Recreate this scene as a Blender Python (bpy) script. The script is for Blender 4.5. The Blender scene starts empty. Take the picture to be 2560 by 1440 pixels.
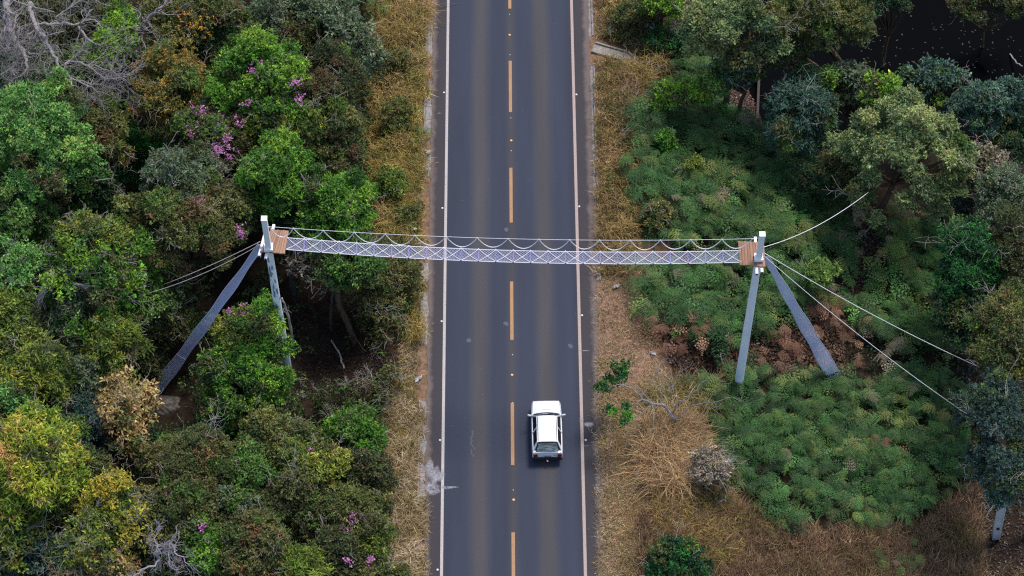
import bpy, math
import numpy as np
from mathutils import Vector

# ------------------------------------------------------------------ camera, sky, sun, exposure
sc = bpy.context.scene
COL = sc.collection
F_PX = 6457.0                       # focal length in pixels of the 2560 px wide photograph
PITCH, YAW = math.radians(55.0), 0.00524
CAM = np.array([0.02 - 77.72 * math.sin(YAW), -77.72 * math.cos(YAW), 111.0])
cam_d = bpy.data.cameras.new('camera')
cam = bpy.data.objects.new('camera', cam_d); COL.objects.link(cam)
cam.location = CAM
cam.rotation_euler = (math.pi / 2 - PITCH, 0, -YAW)
cam_d.sensor_width = 36; cam_d.lens = 36 * F_PX / 2560
cam_d.clip_start = 1; cam_d.clip_end = 5000
sc.camera = cam

SUN_EL, SUN_AZ = math.radians(64), math.radians(38)      # azimuth from +Y towards +X
w = bpy.data.worlds.new('World'); sc.world = w; w.use_nodes = True
nt = w.node_tree; bg = nt.nodes['Background']
sky = nt.nodes.new('ShaderNodeTexSky'); sky.sky_type = 'NISHITA'; sky.sun_disc = False
sky.sun_elevation = SUN_EL; sky.sun_rotation = SUN_AZ
sky.air_density = 1.0; sky.dust_density = 1.5; sky.ozone_density = 1.0
nt.links.new(sky.outputs[0], bg.inputs[0]); bg.inputs[1].default_value = 0.092
sd = bpy.data.lights.new('sun', 'SUN'); sd.energy = 1.5; sd.angle = math.radians(15); sd.color = (1, .95, .88)
so = bpy.data.objects.new('sun', sd); COL.objects.link(so)
so.rotation_euler = (math.pi / 2 - SUN_EL, 0, math.pi - SUN_AZ)
_d = Vector((math.sin(SUN_AZ) * math.cos(SUN_EL), math.cos(SUN_AZ) * math.cos(SUN_EL), math.sin(SUN_EL)))
so.rotation_euler = _d.to_track_quat('Z', 'Y').to_euler()
so.location = (0, 0, 60)
vs = sc.view_settings
vs.view_transform = 'Standard'; vs.look = 'None'; vs.exposure = 1.16; vs.gamma = 1.0; vs.use_curve_mapping = False
sc.cycles.use_denoising = False; sc.cycles.use_adaptive_sampling = False
sc.cycles.pixel_filter_type = 'BLACKMAN_HARRIS'; sc.cycles.filter_width = 1.2
sc.cycles.max_bounces = 6; sc.cycles.transparent_max_bounces = 8

# ------------------------------------------------------------------ helpers
RNG = np.random.default_rng(7)
def lin(c):
    c = np.asarray(c, float) / 255.0
    return np.where(c <= .04045, c / 12.92, ((c + .055) / 1.055) ** 2.4)

_fw = np.array([math.sin(YAW) * math.cos(PITCH), math.cos(YAW) * math.cos(PITCH), -math.sin(PITCH)])
_rt = np.array([math.cos(YAW), -math.sin(YAW), 0.0])
_up = np.cross(_rt, _fw)
def W(px, py, z=0.0):
    """where the line of sight through a photograph pixel meets height z"""
    px = np.asarray(px, float); py = np.asarray(py, float)
    d = _fw + ((px - 1280) / F_PX)[..., None] * _rt + ((720 - py) / F_PX)[..., None] * _up
    t = (z - CAM[2]) / d[..., 2]
    return CAM + d * t[..., None]
def proj(p):
    q = np.asarray(p, float) - CAM
    zz = q @ _fw
    return np.stack([1280 + F_PX * (q @ _rt) / zz, 720 - F_PX * (q @ _up) / zz], -1)
def mpp(p):                         # metres per photograph pixel at a point
    return float((np.asarray(p) - CAM) @ _fw) / F_PX

def sm(a, b, x): 
    t = np.clip((x - a) / (b - a), 0, 1); return t * t * (3 - 2 * t)
def nz(x, y, s=1.0, o=0.0):         # cheap smooth noise, -1..1
    x = np.asarray(x) / s + o; y = np.asarray(y) / s - o * 1.7
    return (np.sin(x * 1.9 + 1.3 * np.sin(y * 1.1 + o)) + np.sin(y * 2.3 - 1.7 * np.sin(x * .9 + 2)) + .6 * np.sin(3.7 * x + 2.9 * y) + .5 * np.sin(5.1 * y - 4.3 * x + 1)) / 3.1
def terrain(x, y):
    x = np.asarray(x, float); y = np.asarray(y, float)
    z = np.full(np.broadcast(x, y).shape, -.03)
    z = z - 1.3 * sm(6.0, 9.5, -x) - .9 * sm(9, 20, -x)
    z = z - 1.1 * sm(7.2, 11.5, x) - .7 * sm(11, 20, x)
    off = np.maximum(np.abs(x) - 5.2, 0)
    z = z + .12 * nz(x, y, 1.3) * np.clip(off, 0, 1) + .25 * nz(x, y, 5, 3) * np.clip(off / 3, 0, 1)
    # stream bed in the upper right
    z = z - 2.0 * sm(12.0, 15.0, x + .35 * (y - 14)) * sm(9.5, 13.0, y)
    return z
def G(px, py, dz=0.0):
    """ground point (plus dz) seen at a pixel"""
    px = np.asarray(px, float); py = np.asarray(py, float)
    z = np.zeros(px.shape)
    for _ in range(7):
        d = _fw + ((px - 1280) / F_PX)[..., None] * _rt + ((720 - py) / F_PX)[..., None] * _up
        t = (z - CAM[2]) / d[..., 2]
        p = CAM + d * t[..., None]
        z = terrain(p[..., 0], p[..., 1]) + dz
    return p

def new_mesh(name, verts, faces, col=None, uv=None):
    """verts (N,3); faces: list of (M,k) integer arrays; col (N,3) per vertex colour"""
    me = bpy.data.meshes.new(name)
    verts = np.ascontiguousarray(verts, np.float32)
    faces = [np.asarray(f, np.int32) for f in faces if len(f)]
    me.vertices.add(len(verts)); me.vertices.foreach_set('co', verts.ravel())
    loops = np.concatenate([f.ravel() for f in faces])
    tot = np.concatenate([np.full(len(f), f.shape[1], np.int32) for f in faces])
    st = np.concatenate([[0], np.cumsum(tot)[:-1]]).astype(np.int32)
    me.loops.add(len(loops)); me.loops.foreach_set('vertex_index', loops)
    me.polygons.add(len(tot)); me.polygons.foreach_set('loop_start', st)
    try: me.polygons.foreach_set('loop_total', tot)
    except Exception: pass
    if col is not None:
        a = me.attributes.new('Col', 'FLOAT_COLOR', 'POINT')
        c = np.ones((len(verts), 4), np.float32); c[:, :3] = col
        a.data.foreach_set('color', c.ravel())
    me.polygons.foreach_set('use_smooth', np.zeros(len(me.polygons), bool))
    me.update(calc_edges=True)
    return me
def smooth(me):
    me.polygons.foreach_set('use_smooth', np.ones(len(me.polygons), bool)); me.update()
def tag(o, label=None, cat=None, group=None, kind=None):
    if label: o['label'] = label
    if cat: o['category'] = cat
    if group: o['group'] = group
    if kind: o['kind'] = kind
    return o
def thing(name, label, cat, loc, group=None):
    o = bpy.data.objects.new(name, None); COL.objects.link(o)
    o.location = [float(v) for v in loc]; o.empty_display_size = .3
    return tag(o, label, cat, group)
def ob(name, me, mat, parent=None, loc=None):
    if isinstance(mat, (list, tuple)):
        for m in mat: me.materials.append(m)
    elif mat is not None and not len(me.materials): me.materials.append(mat)
    o = bpy.data.objects.new(name, me); COL.objects.link(o)
    if parent is not None: o.parent = parent
    if loc is not None: o.location = [float(v) for v in loc]
    return o
def world_origin(parent):
    p = np.zeros(3)
    while parent is not None:
        p += np.array(parent.location); parent = parent.parent
    return p
class MB:
    """collects pieces given in world coordinates, then links them as one mesh object"""
    def __init__(s): s.v = []; s.f = {}; s.c = []; s.n = 0
    def add(s, v, faces, col=None):
        v = np.asarray(v, float).reshape(-1, 3)
        for f in (faces if isinstance(faces, list) else [faces]):
            f = np.asarray(f)
            if len(f): s.f.setdefault(f.shape[1], []).append(f + s.n)
        s.v.append(v); s.n += len(v)
        c = np.zeros((len(v), 3)) + (np.asarray(col) if col is not None else .5)
        s.c.append(c)
        return s
    def box(s, c, size, rot=None, col=None, taper=None):
        sx, sy, sz = np.asarray(size) / 2
        v = np.array([[x, y, z] for z in (-sz, sz) for y in (-sy, sy) for x in (-sx, sx)])
        if taper: v[4:, :2] *= taper
        if rot is not None: v = v @ np.asarray(rot).T
        return s.add(v + np.asarray(c), np.array([[0, 2, 3, 1], [4, 5, 7, 6], [0, 1, 5, 4], [2, 6, 7, 3], [0, 4, 6, 2], [1, 3, 7, 5]]), col)
    def tube(s, pts, rad, n=6, col=None, cap=True):
        v, f = tube(pts, rad, n, cap)
        return s.add(v, f, col)
    def mesh(s, name, origin=(0, 0, 0), colour=False):
        v = np.concatenate(s.v) - np.asarray(origin)
        return new_mesh(name, v, [np.concatenate(x) for x in s.f.values()], np.concatenate(s.c) if colour else None)
    def build(s, name, mat, parent=None, colour=False, sm_=False):
        me = s.mesh(name, world_origin(parent) if parent is not None else (0, 0, 0), colour)
        if sm_: smooth(me)
        return ob(name, me, mat, parent)
    def alone(s, name, mat, origin, colour=False, sm_=False):
        me = s.mesh(name, origin, colour)
        if sm_: smooth(me)
        return ob(name, me, mat, None, origin)
def tube(pts, rad, n=6, cap=True):
    pts = np.asarray(pts, float); m = len(pts)
    rad = np.broadcast_to(np.asarray(rad, float), (m,))
    t = np.gradient(pts, axis=0); t /= np.linalg.norm(t, axis=1)[:, None] + 1e-9
    ref = np.array([0, 0, 1.0]) if abs(t[:, 2]).mean() < .8 else np.array([0, 1.0, 0])
    a = np.cross(t, ref); a /= np.linalg.norm(a, axis=1)[:, None] + 1e-9
    b = np.cross(t, a)
    an = np.arange(n) * 2 * np.pi / n
    v = pts[:, None] + rad[:, None, None] * (np.cos(an)[None, :, None] * a[:, None] + np.sin(an)[None, :, None] * b[:, None])
    i = np.arange(m - 1)[:, None] * n; j = np.arange(n)[None]; k = (j + 1) % n
    q = np.stack([i + j, i + k, i + n + k, i + n + j], -1).reshape(-1, 4)
    fs = [q]
    if cap and n >= 3:
        fs.append(np.array([list(range(n))[::-1], [n * (m - 1) + x for x in range(n)]]))
    return v.reshape(-1, 3), fs
def rot_to(d, up=(0, 0, 1)):
    """matrix whose columns are x=side, y=direction, z=up-ish"""
    d = np.asarray(d, float); d = d / np.linalg.norm(d)
    s = np.cross(d, up); s /= np.linalg.norm(s)
    return np.stack([s, d, np.cross(s, d)], 1)
def unit(v):
    v = np.asarray(v, float); return v / (np.linalg.norm(v, axis=-1, keepdims=True) + 1e-9)
def in_poly(px, py, poly):
    poly = np.asarray(poly, float); r = np.zeros(len(px), bool)
    j = len(poly) - 1
    for i in range(len(poly)):
        xi, yi = poly[i]; xj, yj = poly[j]
        c = ((yi > py) != (yj > py)) & (px < (xj - xi) * (py - yi) / (yj - yi + 1e-9) + xi)
        r ^= c; j = i
    return r
def sample_poly(poly, n):
    poly = np.asarray(poly, float); lo, hi = poly.min(0), poly.max(0)
    P = np.zeros((0, 2))
    while len(P) < n:
        q = lo + RNG.random((2 * n + 50, 2)) * (hi - lo)
        P = np.concatenate([P, q[in_poly(q[:, 0], q[:, 1], poly)]])
    return P[:n]

# ------------------------------------------------------------------ materials
MATS = {}
def mat(name, color=(.5, .5, .5), rough=.7, spec=.5, metal=0.0, coat=0.0):
    m = bpy.data.materials.new(name); m.use_nodes = True
    b = m.node_tree.nodes['Principled BSDF']
    b.inputs['Base Color'].default_value = (*color, 1)
    b.inputs['Roughness'].default_value = rough
    b.inputs['Specular IOR Level'].default_value = spec
    b.inputs['Metallic'].default_value = metal
    b.inputs['Coat Weight'].default_value = coat
    MATS[name] = m
    return m
def N(m, t, **kw):
    n = m.node_tree.nodes.new(t)
    for k, v in kw.items():
        if k in n.inputs.keys() if hasattr(n.inputs, 'keys') else False: n.inputs[k].default_value = v
        else: setattr(n, k, v)
    return n
def L(m, a, b): m.node_tree.links.new(a, b)
def noise(m, scale, detail=4, rough=.6, vec=None):
    n = N(m, 'ShaderNodeTexNoise'); n.inputs['Scale'].default_value = scale; n.inputs['Detail'].default_value = detail; n.inputs['Roughness'].default_value = rough
    if vec is not None: L(m, vec, n.inputs['Vector'])
    return n.outputs['Fac']
def ramp(m, fac, stops):
    r = N(m, 'ShaderNodeValToRGB'); e = r.color_ramp.elements
    while len(e) < len(stops): e.new(.5)
    for el, (p, c) in zip(e, stops):
        el.position = p; el.color = (*c, 1) if len(c) == 3 else c
    L(m, fac, r.inputs[0]); return r.outputs[0]
def mixc(m, fac, a, b, mode='MIX'):
    n = N(m, 'ShaderNodeMix'); n.data_type = 'RGBA'; n.blend_type = mode
    for s, v in ((n.inputs[0], fac), (n.inputs[6], a), (n.inputs[7], b)):
        if hasattr(v, 'is_linked') or hasattr(v, 'links'): L(m, v, s)
        elif isinstance(v, (int, float)): s.default_value = v
        else: s.default_value = (*v, 1)
    return n.outputs[2]
def math_(m, op, a, b=None, clamp=False):
    n = N(m, 'ShaderNodeMath'); n.operation = op; n.use_clamp = clamp
    for s, v in ((n.inputs[0], a), (n.inputs[1], b)):
        if v is None: continue
        if isinstance(v, (int, float)): s.default_value = v
        else: L(m, v, s)
    return n.outputs[0]
def bsdf(m): return m.node_tree.nodes['Principled BSDF']
def base(m, out): L(m, out, bsdf(m).inputs['Base Color'])
def bump(m, h, strength=.3, dist=.02):
    b = N(m, 'ShaderNodeBump'); b.inputs['Strength'].default_value = strength; b.inputs['Distance'].default_value = dist
    L(m, h, b.inputs['Height']); L(m, b.outputs[0], bsdf(m).inputs['Normal'])
def objco(m): return N(m, 'ShaderNodeTexCoord').outputs['Object']
def colattr(m):
    a = N(m, 'ShaderNodeAttribute'); a.attribute_name = 'Col'; return a.outputs['Color']

def leaf_material(name, from_attr=True, stops=None, trans=.3, rough=.55, spec=.35):
    m = mat(name, rough=rough, spec=spec)
    b = bsdf(m); out = m.node_tree.nodes['Material Output']
    if from_attr: c = colattr(m)
    else:
        oi = N(m, 'ShaderNodeObjectInfo'); c = ramp(m, oi.outputs['Random'], stops)
    base(m, c)
    t = N(m, 'ShaderNodeBsdfTranslucent'); L(m, c, t.inputs[0])
    mx = N(m, 'ShaderNodeMixShader'); mx.inputs[0].default_value = trans
    L(m, b.outputs[0], mx.inputs[1]); L(m, t.outputs[0], mx.inputs[2]); L(m, mx.outputs[0], out.inputs[0])
    return m
M_LEAF = leaf_material('leaf')
M_GRASS = leaf_material('grass_blade', trans=.2, rough=.7, spec=.2)
M_FLOWER = leaf_material('petal', trans=.25, rough=.7, spec=.2)
M_FROND = leaf_material('bracken_frond', False, [(0, lin((40, 70, 34))), (.25, lin((58, 98, 46))), (.45, lin((78, 118, 58))), (.7, lin((48, 83, 41))), (.9, lin((84, 110, 52))), (1, lin((108, 124, 60)))], trans=.25, rough=.6, spec=.3)
M_FROND_YG = leaf_material('yellowish_frond', False, [(0, lin((88, 106, 52))), (.5, lin((110, 126, 62))), (1, lin((128, 126, 72)))], trans=.25, rough=.6, spec=.3)
M_FROND_DEAD = leaf_material('dead_frond', False, [(0, lin((100, 70, 54))), (.35, lin((126, 92, 72))), (.7, lin((150, 116, 94))), (1, lin((112, 78, 62)))], trans=.2, rough=.8, spec=.15)
M_FROND_PALE = leaf_material('pale_dead_frond', False, [(0, lin((124, 116, 98))), (.5, lin((146, 132, 110))), (1, lin((108, 106, 86)))], trans=.2, rough=.8, spec=.15)
def bark(name, c1, c2, s=5):
    m = mat(name, rough=.9, spec=.2); v = objco(m)
    mp = N(m, 'ShaderNodeMapping'); mp.inputs['Scale'].default_value = (1, 1, .35); L(m, v, mp.inputs[0])
    f = noise(m, s, 6, .65, mp.outputs[0])
    base(m, ramp(m, f, [(.3, c1), (.7, c2)])); bump(m, f, .5, .03); return m
M_BARK = bark('brown_bark', lin((58, 46, 38)), lin((104, 86, 70)))
M_BARK_GREY = bark('grey_bark', lin((104, 98, 98)), lin((166, 158, 156)), 7)
M_BARK_PALE = bark('pale_bark', lin((128, 120, 112)), lin((186, 178, 168)), 6)
M_BARK_DARK = bark('dark_bark', lin((44, 42, 44)), lin((84, 80, 82)))
# ------------------------------------------------------------------ setting: ground
def soil_colour(x, y):
    n = x.shape
    c = np.zeros((*n, 3)) + lin((48, 40, 33))
    a = nz(x, y, 1.1, 1)[..., None]; b = nz(x, y, 3.5, 5)[..., None]
    c = c * (1 + .3 * a) + lin((52, 44, 32)) * .35 * np.clip(b, 0, 1)
    tan = lin((142, 114, 96)); straw = lin((132, 108, 74)); red = lin((48, 38, 33))
    wl = (sm(9.0, 5.2, -x) * (x < 0))[..., None]; wr = (sm(9.4, 5.6, x) * (x > 0))[..., None]
    c = c * (1 - wl) + wl * (straw * .75 * (1 + .25 * a))
    c = c * (1 - wr) + wr * (straw * .85 * (1 + .25 * a))
    # bare pinkish dirt on the right verge, beside the bridge
    d = np.clip(1.25 - np.hypot((x - 6.3) / 2.4, (y + 2.6) / 3.6) + .25 * a[..., 0], 0, 1)[..., None]
    d = np.clip(d * 2.2, 0, 1); c = c * (1 - d) + d * tan * (1 + .12 * b + .25 * nz(x, y, .5, 8)[..., None])
    # bare reddish earth on the left bank, coloured darker to imitate the hollow's shade
    d = np.clip(1.2 - np.hypot((x + 7.9) / 2.9, (y + 5.2) / 2.3) + .3 * a[..., 0], 0, 1)[..., None]
    d = np.clip(d * 2, 0, 1); c = c * (1 - d) + d * red * (1 + .2 * b)
    # dusty edge next to the pavement
    e = np.clip(1.5 - np.abs(np.abs(x) - 4.7) / .35 + .3 * a[..., 0], 0, 1)[..., None]
    c = c * (1 - e) + e * lin((140, 114, 96)) * .9
    # red-brown floor around the right pole
    d = np.clip(1.2 - np.hypot((x - 10.8) / 4.2, (y + 3.2) / 1.7) + .3 * a[..., 0], 0, 1)[..., None]
    d = np.clip(d * 2, 0, 1); c = c * (1 - d) + d * lin((76, 50, 40)) * (1 + .2 * b)
    return np.clip(c, .004, 1)
xs = np.unique(np.concatenate([np.linspace(-600, -45, 15), np.arange(-45, 45.01, .45), np.linspace(45, 600, 15)]))
ys = np.unique(np.concatenate([np.linspace(-300, -32, 10), np.arange(-32, 36.01, .45), np.linspace(36, 900, 20)]))
X, Y = np.meshgrid(xs, ys)
Z = terrain(X, Y)
nx, ny = len(xs), len(ys)
idx = np.arange(nx * ny).reshape(ny, nx)
q = np.stack([idx[:-1, :-1], idx[:-1, 1:], idx[1:, 1:], idx[1:, :-1]], -1).reshape(-1, 4)
gm = new_mesh('ground', np.stack([X, Y, Z], -1).reshape(-1, 3), [q], soil_colour(X, Y).reshape(-1, 3)); smooth(gm)
M_SOIL = mat('soil', rough=.95, spec=.1)
v = objco(M_SOIL); f1 = noise(M_SOIL, 3.5, 8, .7, v); f2 = noise(M_SOIL, 22, 4, .7, v)
c = mixc(M_SOIL, 1.0, colattr(M_SOIL), ramp(M_SOIL, f1, [(.3, (.45, .42, .4)), (.7, (1.35, 1.3, 1.25))]), 'MULTIPLY')
base(M_SOIL, mixc(M_SOIL, 1.0, c, ramp(M_SOIL, f2, [(.35, (.7, .68, .66)), (.65, (1.25, 1.25, 1.25))]), 'MULTIPLY'))
bump(M_SOIL, f1, .6, .08)
tag(ob('ground', gm, M_SOIL), kind='structure')

# ------------------------------------------------------------------ road
M_ROAD = mat('asphalt', rough=.7, spec=.3)
v = objco(M_ROAD); sep = N(M_ROAD, 'ShaderNodeSeparateXYZ'); L(M_ROAD, v, sep.inputs[0])
xx = math_(M_ROAD, 'ADD', math_(M_ROAD, 'MULTIPLY', sep.outputs[0], 1 / 9.0), .5)        # -4.5..4.5 -> 0..1
mp = N(M_ROAD, 'ShaderNodeMapping'); mp.inputs['Scale'].default_value = (1, .06, 1); L(M_ROAD, v, mp.inputs[0])
streak = noise(M_ROAD, 1.6, 4, .6, mp.outputs[0])
xw = math_(M_ROAD, 'ADD', xx, math_(M_ROAD, 'MULTIPLY', math_(M_ROAD, 'SUBTRACT', streak, .5), .03))
blue, brown, sh = lin((42, 48, 65)), lin((64, 62, 66)), lin((51, 47, 52))  # blue: sky sheen on polished wheel tracks, painted into the asphalt colour
K = lambda x: x / 9.0 + .5
lane = ramp(M_ROAD, xw, [(0, sh), (K(-3.62), sh), (K(-3.35), blue * .9), (K(-2.3), blue), (K(-1.85), brown * 1.03), (K(-1.5), brown * 1.03), (K(-1.0), blue * .95), (K(-.35), blue * .93), (K(0), brown * .84), (K(.4), blue), (K(1.1), blue * 1.04), (K(1.5), brown * .92), (K(1.9), brown * .95), (K(2.4), blue * 1.02), (K(3.0), blue * 1.03), (K(3.3), blue * .8), (K(3.5), sh * .9), (1, sh)])
fine = noise(M_ROAD, 38, 3, .75, v); grain = noise(M_ROAD, 160, 2, .8, v); mp2 = N(M_ROAD, 'ShaderNodeMapping'); mp2.inputs['Scale'].default_value = (1, .12, 1); L(M_ROAD, v, mp2.inputs[0]); big = noise(M_ROAD, .9, 4, .55, mp2.outputs[0]); mid_ = noise(M_ROAD, 11, 3, .8, v)
c = mixc(M_ROAD, 1.0, lane, ramp(M_ROAD, fine, [(.3, (.72, .72, .72)), (.5, (1, 1, 1)), (.72, (1.3, 1.28, 1.25))]), 'MULTIPLY')
c = mixc(M_ROAD, 1.0, c, ramp(M_ROAD, grain, [(.3, (.75, .75, .75)), (.7, (1.25, 1.25, 1.25))]), 'MULTIPLY')
c = mixc(M_ROAD, 1.0, c, ramp(M_ROAD, big, [(.3, (.86, .86, .87)), (.7, (1.14, 1.13, 1.12))]), 'MULTIPLY')
c = mixc(M_ROAD, 1.0, c, ramp(M_ROAD, mid_, [(.3, (.84, .84, .84)), (.7, (1.16, 1.16, 1.16))]), 'MULTIPLY')
# pale grit specks and dark spots
vor = N(M_ROAD, 'ShaderNodeTexVoronoi'); vor.inputs['Scale'].default_value = 1.3; L(M_ROAD, v, vor.inputs['Vector'])
spot = ramp(M_ROAD, vor.outputs['Distance'], [(.02, (1, 1, 1)), (.035, (0, 0, 0))])
c = mixc(M_ROAD, math_(M_ROAD, 'MULTIPLY', spot, .5), c, (.2, .195, .2))
# dust eaten in from the outer edges
ax = math_(M_ROAD, 'ABSOLUTE', sep.outputs[0])
en = noise(M_ROAD, 1.1, 6, .7, v)
edge = math_(M_ROAD, 'ADD', math_(M_ROAD, 'MULTIPLY', math_(M_ROAD, 'SUBTRACT', ax, 4.12), 2.0), math_(M_ROAD, 'MULTIPLY', math_(M_ROAD, 'SUBTRACT', en, .3), 1.3))
dusty = ramp(M_ROAD, edge, [(.1, (0, 0, 0)), (.55, (1, 1, 1))])
base(M_ROAD, mixc(M_ROAD, math_(M_ROAD, 'MULTIPLY', dusty, .8), c, lin((108, 94, 88)) ))
def sheet(name, x0, x1, y0, y1, z, mat_, parent=None, jag=0.0, step=.12):
    n = max(2, int((y1 - y0) / step)) if jag else 2
    yy = np.linspace(y0, y1, n)
    j0 = RNG.normal(0, jag, n) if jag else 0; j1 = RNG.normal(0, jag, n) if jag else 0
    vv = np.concatenate([np.stack([x0 + j0 + 0 * yy, yy, z + 0 * yy], 1), np.stack([x1 + j1 + 0 * yy, yy, z + 0 * yy], 1)])
    i = np.arange(n - 1)
    return ob(name, new_mesh(name, vv, [np.stack([i, i + n, i + n + 1, i + 1], 1)]), mat_, parent)
yy = np.unique(np.concatenate([np.linspace(-300, -32, 10), np.arange(-32, 36, .2), np.linspace(36, 900, 20)]))
le = -4.36 + .05 * nz(yy, yy * 0, .5) + .05 * nz(yy, yy * 0 + 3, .17); re = 4.46 + .04 * nz(yy, yy * 0 + 7, .5) + .04 * nz(yy, yy * 0 + 9, .15)
n = len(yy); i = np.arange(n - 1)
vv = np.concatenate([np.stack([le, yy, 0 * yy], 1), np.stack([re, yy, 0 * yy], 1), np.stack([le - .02, yy, 0 * yy - .15], 1), np.stack([re + .02, yy, 0 * yy - .15], 1)])
road = tag(ob('road', new_mesh('road', vv, [np.stack([i, i + n, i + n + 1, i + 1], 1), np.stack([i + 2 * n, i, i + 1, i + 1 + 2 * n], 1), np.stack([i + n, i + 3 * n, i + 1 + 3 * n, i + 1 + n], 1)]), M_ROAD), kind='structure')
def paint(name, col, wear, dirt):
    m = mat(name, rough=.7, spec=.3); v = objco(m); f = noise(m, 14, 6, .75, v); g = noise(m, 1.2, 4, .6, v)
    c = ramp(m, f, [(wear, lin((86, 80, 82))), (wear + .12, col)])
    base(m, mixc(m, ramp(m, g, [(.35, (0, 0, 0)), (.75, (.55, .55, .55))]), c, dirt)); return m
M_WHITE_L = paint('white_road_paint', lin((178, 170, 166)), .34, lin((162, 154, 154)))
M_WHITE_R = paint('dusty_white_road_paint', lin((168, 150, 142)), .34, lin((158, 136, 128)))
M_AMBER = paint('faded_amber_road_paint', lin((168, 128, 92)), .33, lin((148, 114, 84)))
sheet('edge_line', -3.575, -3.43, -300, 900, .004, M_WHITE_L, road)
sheet('edge_line', 3.43, 3.585, -300, 900, .004, M_WHITE_R, road)
Yp = lambda py: float(W(1280., py, 0.)[1])
dash = [(152, 280), (421, 558), (707, 853), (1007, 1168)]
y_top = np.mean([Yp(a) - k for k, (a, b) in enumerate(dash)])
per = (Yp(152) - Yp(1007)) / 3
for k in range(-12, 6):
    a = Yp(152) - k * per; ln = 3.5
    ln = Yp(421) - Yp(558) if k != 0 else Yp(152) - Yp(280)
    sheet('centre_dash', -.085, .085, a - ln, a, .004, M_AMBER, road)
M_STUD = mat('stud_white', (.6, .59, .56), .4); M_STUD_Y = mat('stud_amber', lin((220, 170, 110)), .4)
def stud(px, py, r, m):
    p = G(px, py); mb = MB()
    mb.tube([[p[0], p[1], .001], [p[0], p[1], .012], [p[0], p[1], .022]], [r, r * .9, r * .55], 10)
    mb.build('road_stud', m, road)
for px, py in ((1110, 232), (1106, 521), (1104, 804), (1100, 1101), (1094, 1425), (1441, 237), (1448, 517), (1455, 789), (1464, 1101)): stud(px, py, .062, M_STUD)
for px, py in ((1274, 88), (1278, 352), (1280, 938), (1284, 1250)): stud(px, py, .07, M_STUD_Y)
for px, py in ((1274, 37), (1275, 138), (1277, 296), (1278, 378), (1281, 888), (1281, 1008), (1283, 1226)): stud(px, py, .032, M_STUD)
# white paint spills on the shoulders
def N_sep(m):
    s_ = N(m, 'ShaderNodeSeparateColor'); L(m, colattr(m), s_.inputs[0]); return s_.outputs[0]
M_SPILL = mat('spilled_white_paint', rough=.8)
v = objco(M_SPILL); f = noise(M_SPILL, 7, 6, .75, v)
base(M_SPILL, ramp(M_SPILL, f, [(.32, lin((124, 120, 126))), (.65, lin((178, 176, 182)))]))
g = noise(M_SPILL, 16, 6, .8, v); h = noise(M_SPILL, 2.2, 3, .6, v)
gap = ramp(M_SPILL, math_(M_SPILL, 'ADD', math_(M_SPILL, 'MULTIPLY', g, .6), math_(M_SPILL, 'MULTIPLY', h, .5)), [(.40, (0, 0, 0)), (.62, (.95, .95, .95))])
tr_ = N(M_SPILL, 'ShaderNodeBsdfTransparent'); mx_ = N(M_SPILL, 'ShaderNodeMixShader'); L(M_SPILL, math_(M_SPILL, 'MULTIPLY', gap, N_sep(M_SPILL)), mx_.inputs[0]); L(M_SPILL, tr_.outputs[0], mx_.inputs[1]); L(M_SPILL, bsdf(M_SPILL).outputs[0], mx_.inputs[2]); L(M_SPILL, mx_.outputs[0], M_SPILL.node_tree.nodes['Material Output'].inputs[0])
def blob_sheet(name, centre, rx, ry, z, m, parent, n=56, rough=.35, seed=0):
    """flat patch with a ragged outline"""
    r = np.random.default_rng(seed); a = np.linspace(0, 2 * np.pi, n, endpoint=False)
    rr = 1 + rough * sum(r.normal(0, 1) / k * np.cos(k * a + r.random() * 6) for k in (2, 3, 5, 8, 13, 17))
    rr = np.clip(rr, .25, 1.8)
    ring = np.stack([rx * rr * np.cos(a), ry * rr * np.sin(a), 0 * a], 1)
    vv = np.concatenate([[[0, 0, 0]], ring * .45, ring * .75, ring]) + np.array([centre[0], centre[1], z])
    i = np.arange(n); j = (i + 1) % n
    thick = np.concatenate([[1], np.full(n, .95), np.full(n, .6), np.zeros(n)])       # the spill thins out towards its rim
    return ob(name, new_mesh(name, vv, [np.stack([0 * i, 1 + i, 1 + j], 1), np.stack([1 + i, 1 + n + i, 1 + n + j, 1 + j], 1), np.stack([1 + n + i, 1 + 2 * n + i, 1 + 2 * n + j, 1 + n + j], 1)], np.repeat(thick[:, None], 3, 1)), m, parent)
for k, (px, py, rx, ry) in enumerate(((1078, 1180, .3, .85), (1094, 1188, .3, .55), (1080, 1222, .45, .4), (1118, 1219, .55, .09), (1472, 1062, .28, .17), (1452, 1050, .1, .15), (1463, 878, .26, .035), (1466, 1116, .18, .02), (1099, 284, .17, .025))):
    p = G(px, py); o = blob_sheet('paint_spill', p, rx, ry, .0065 + .001 * k, M_SPILL, road, seed=k + 3)
# dark oil spots on the left lane
M_OIL = mat('oil_stain', lin((40, 40, 50)), .5)
for k in range(11):
    p = G(1181 + RNG.normal(0, 4), 1080 + k * 6); blob_sheet('oil_spot', p, .05, .09, .0045 + .0003 * k, M_OIL, road, n=14, seed=k)
for k, (px, py) in enumerate(((1265, 810), (1426, 866), (1266, 575), (1172, 852))):
    p = G(px, py); blob_sheet('oil_spot', p, .12, .14, .0045 + .0003 * k, mat('oil_patch', lin((62, 64, 80)), .6), road, n=20, seed=k + 40)

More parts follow.
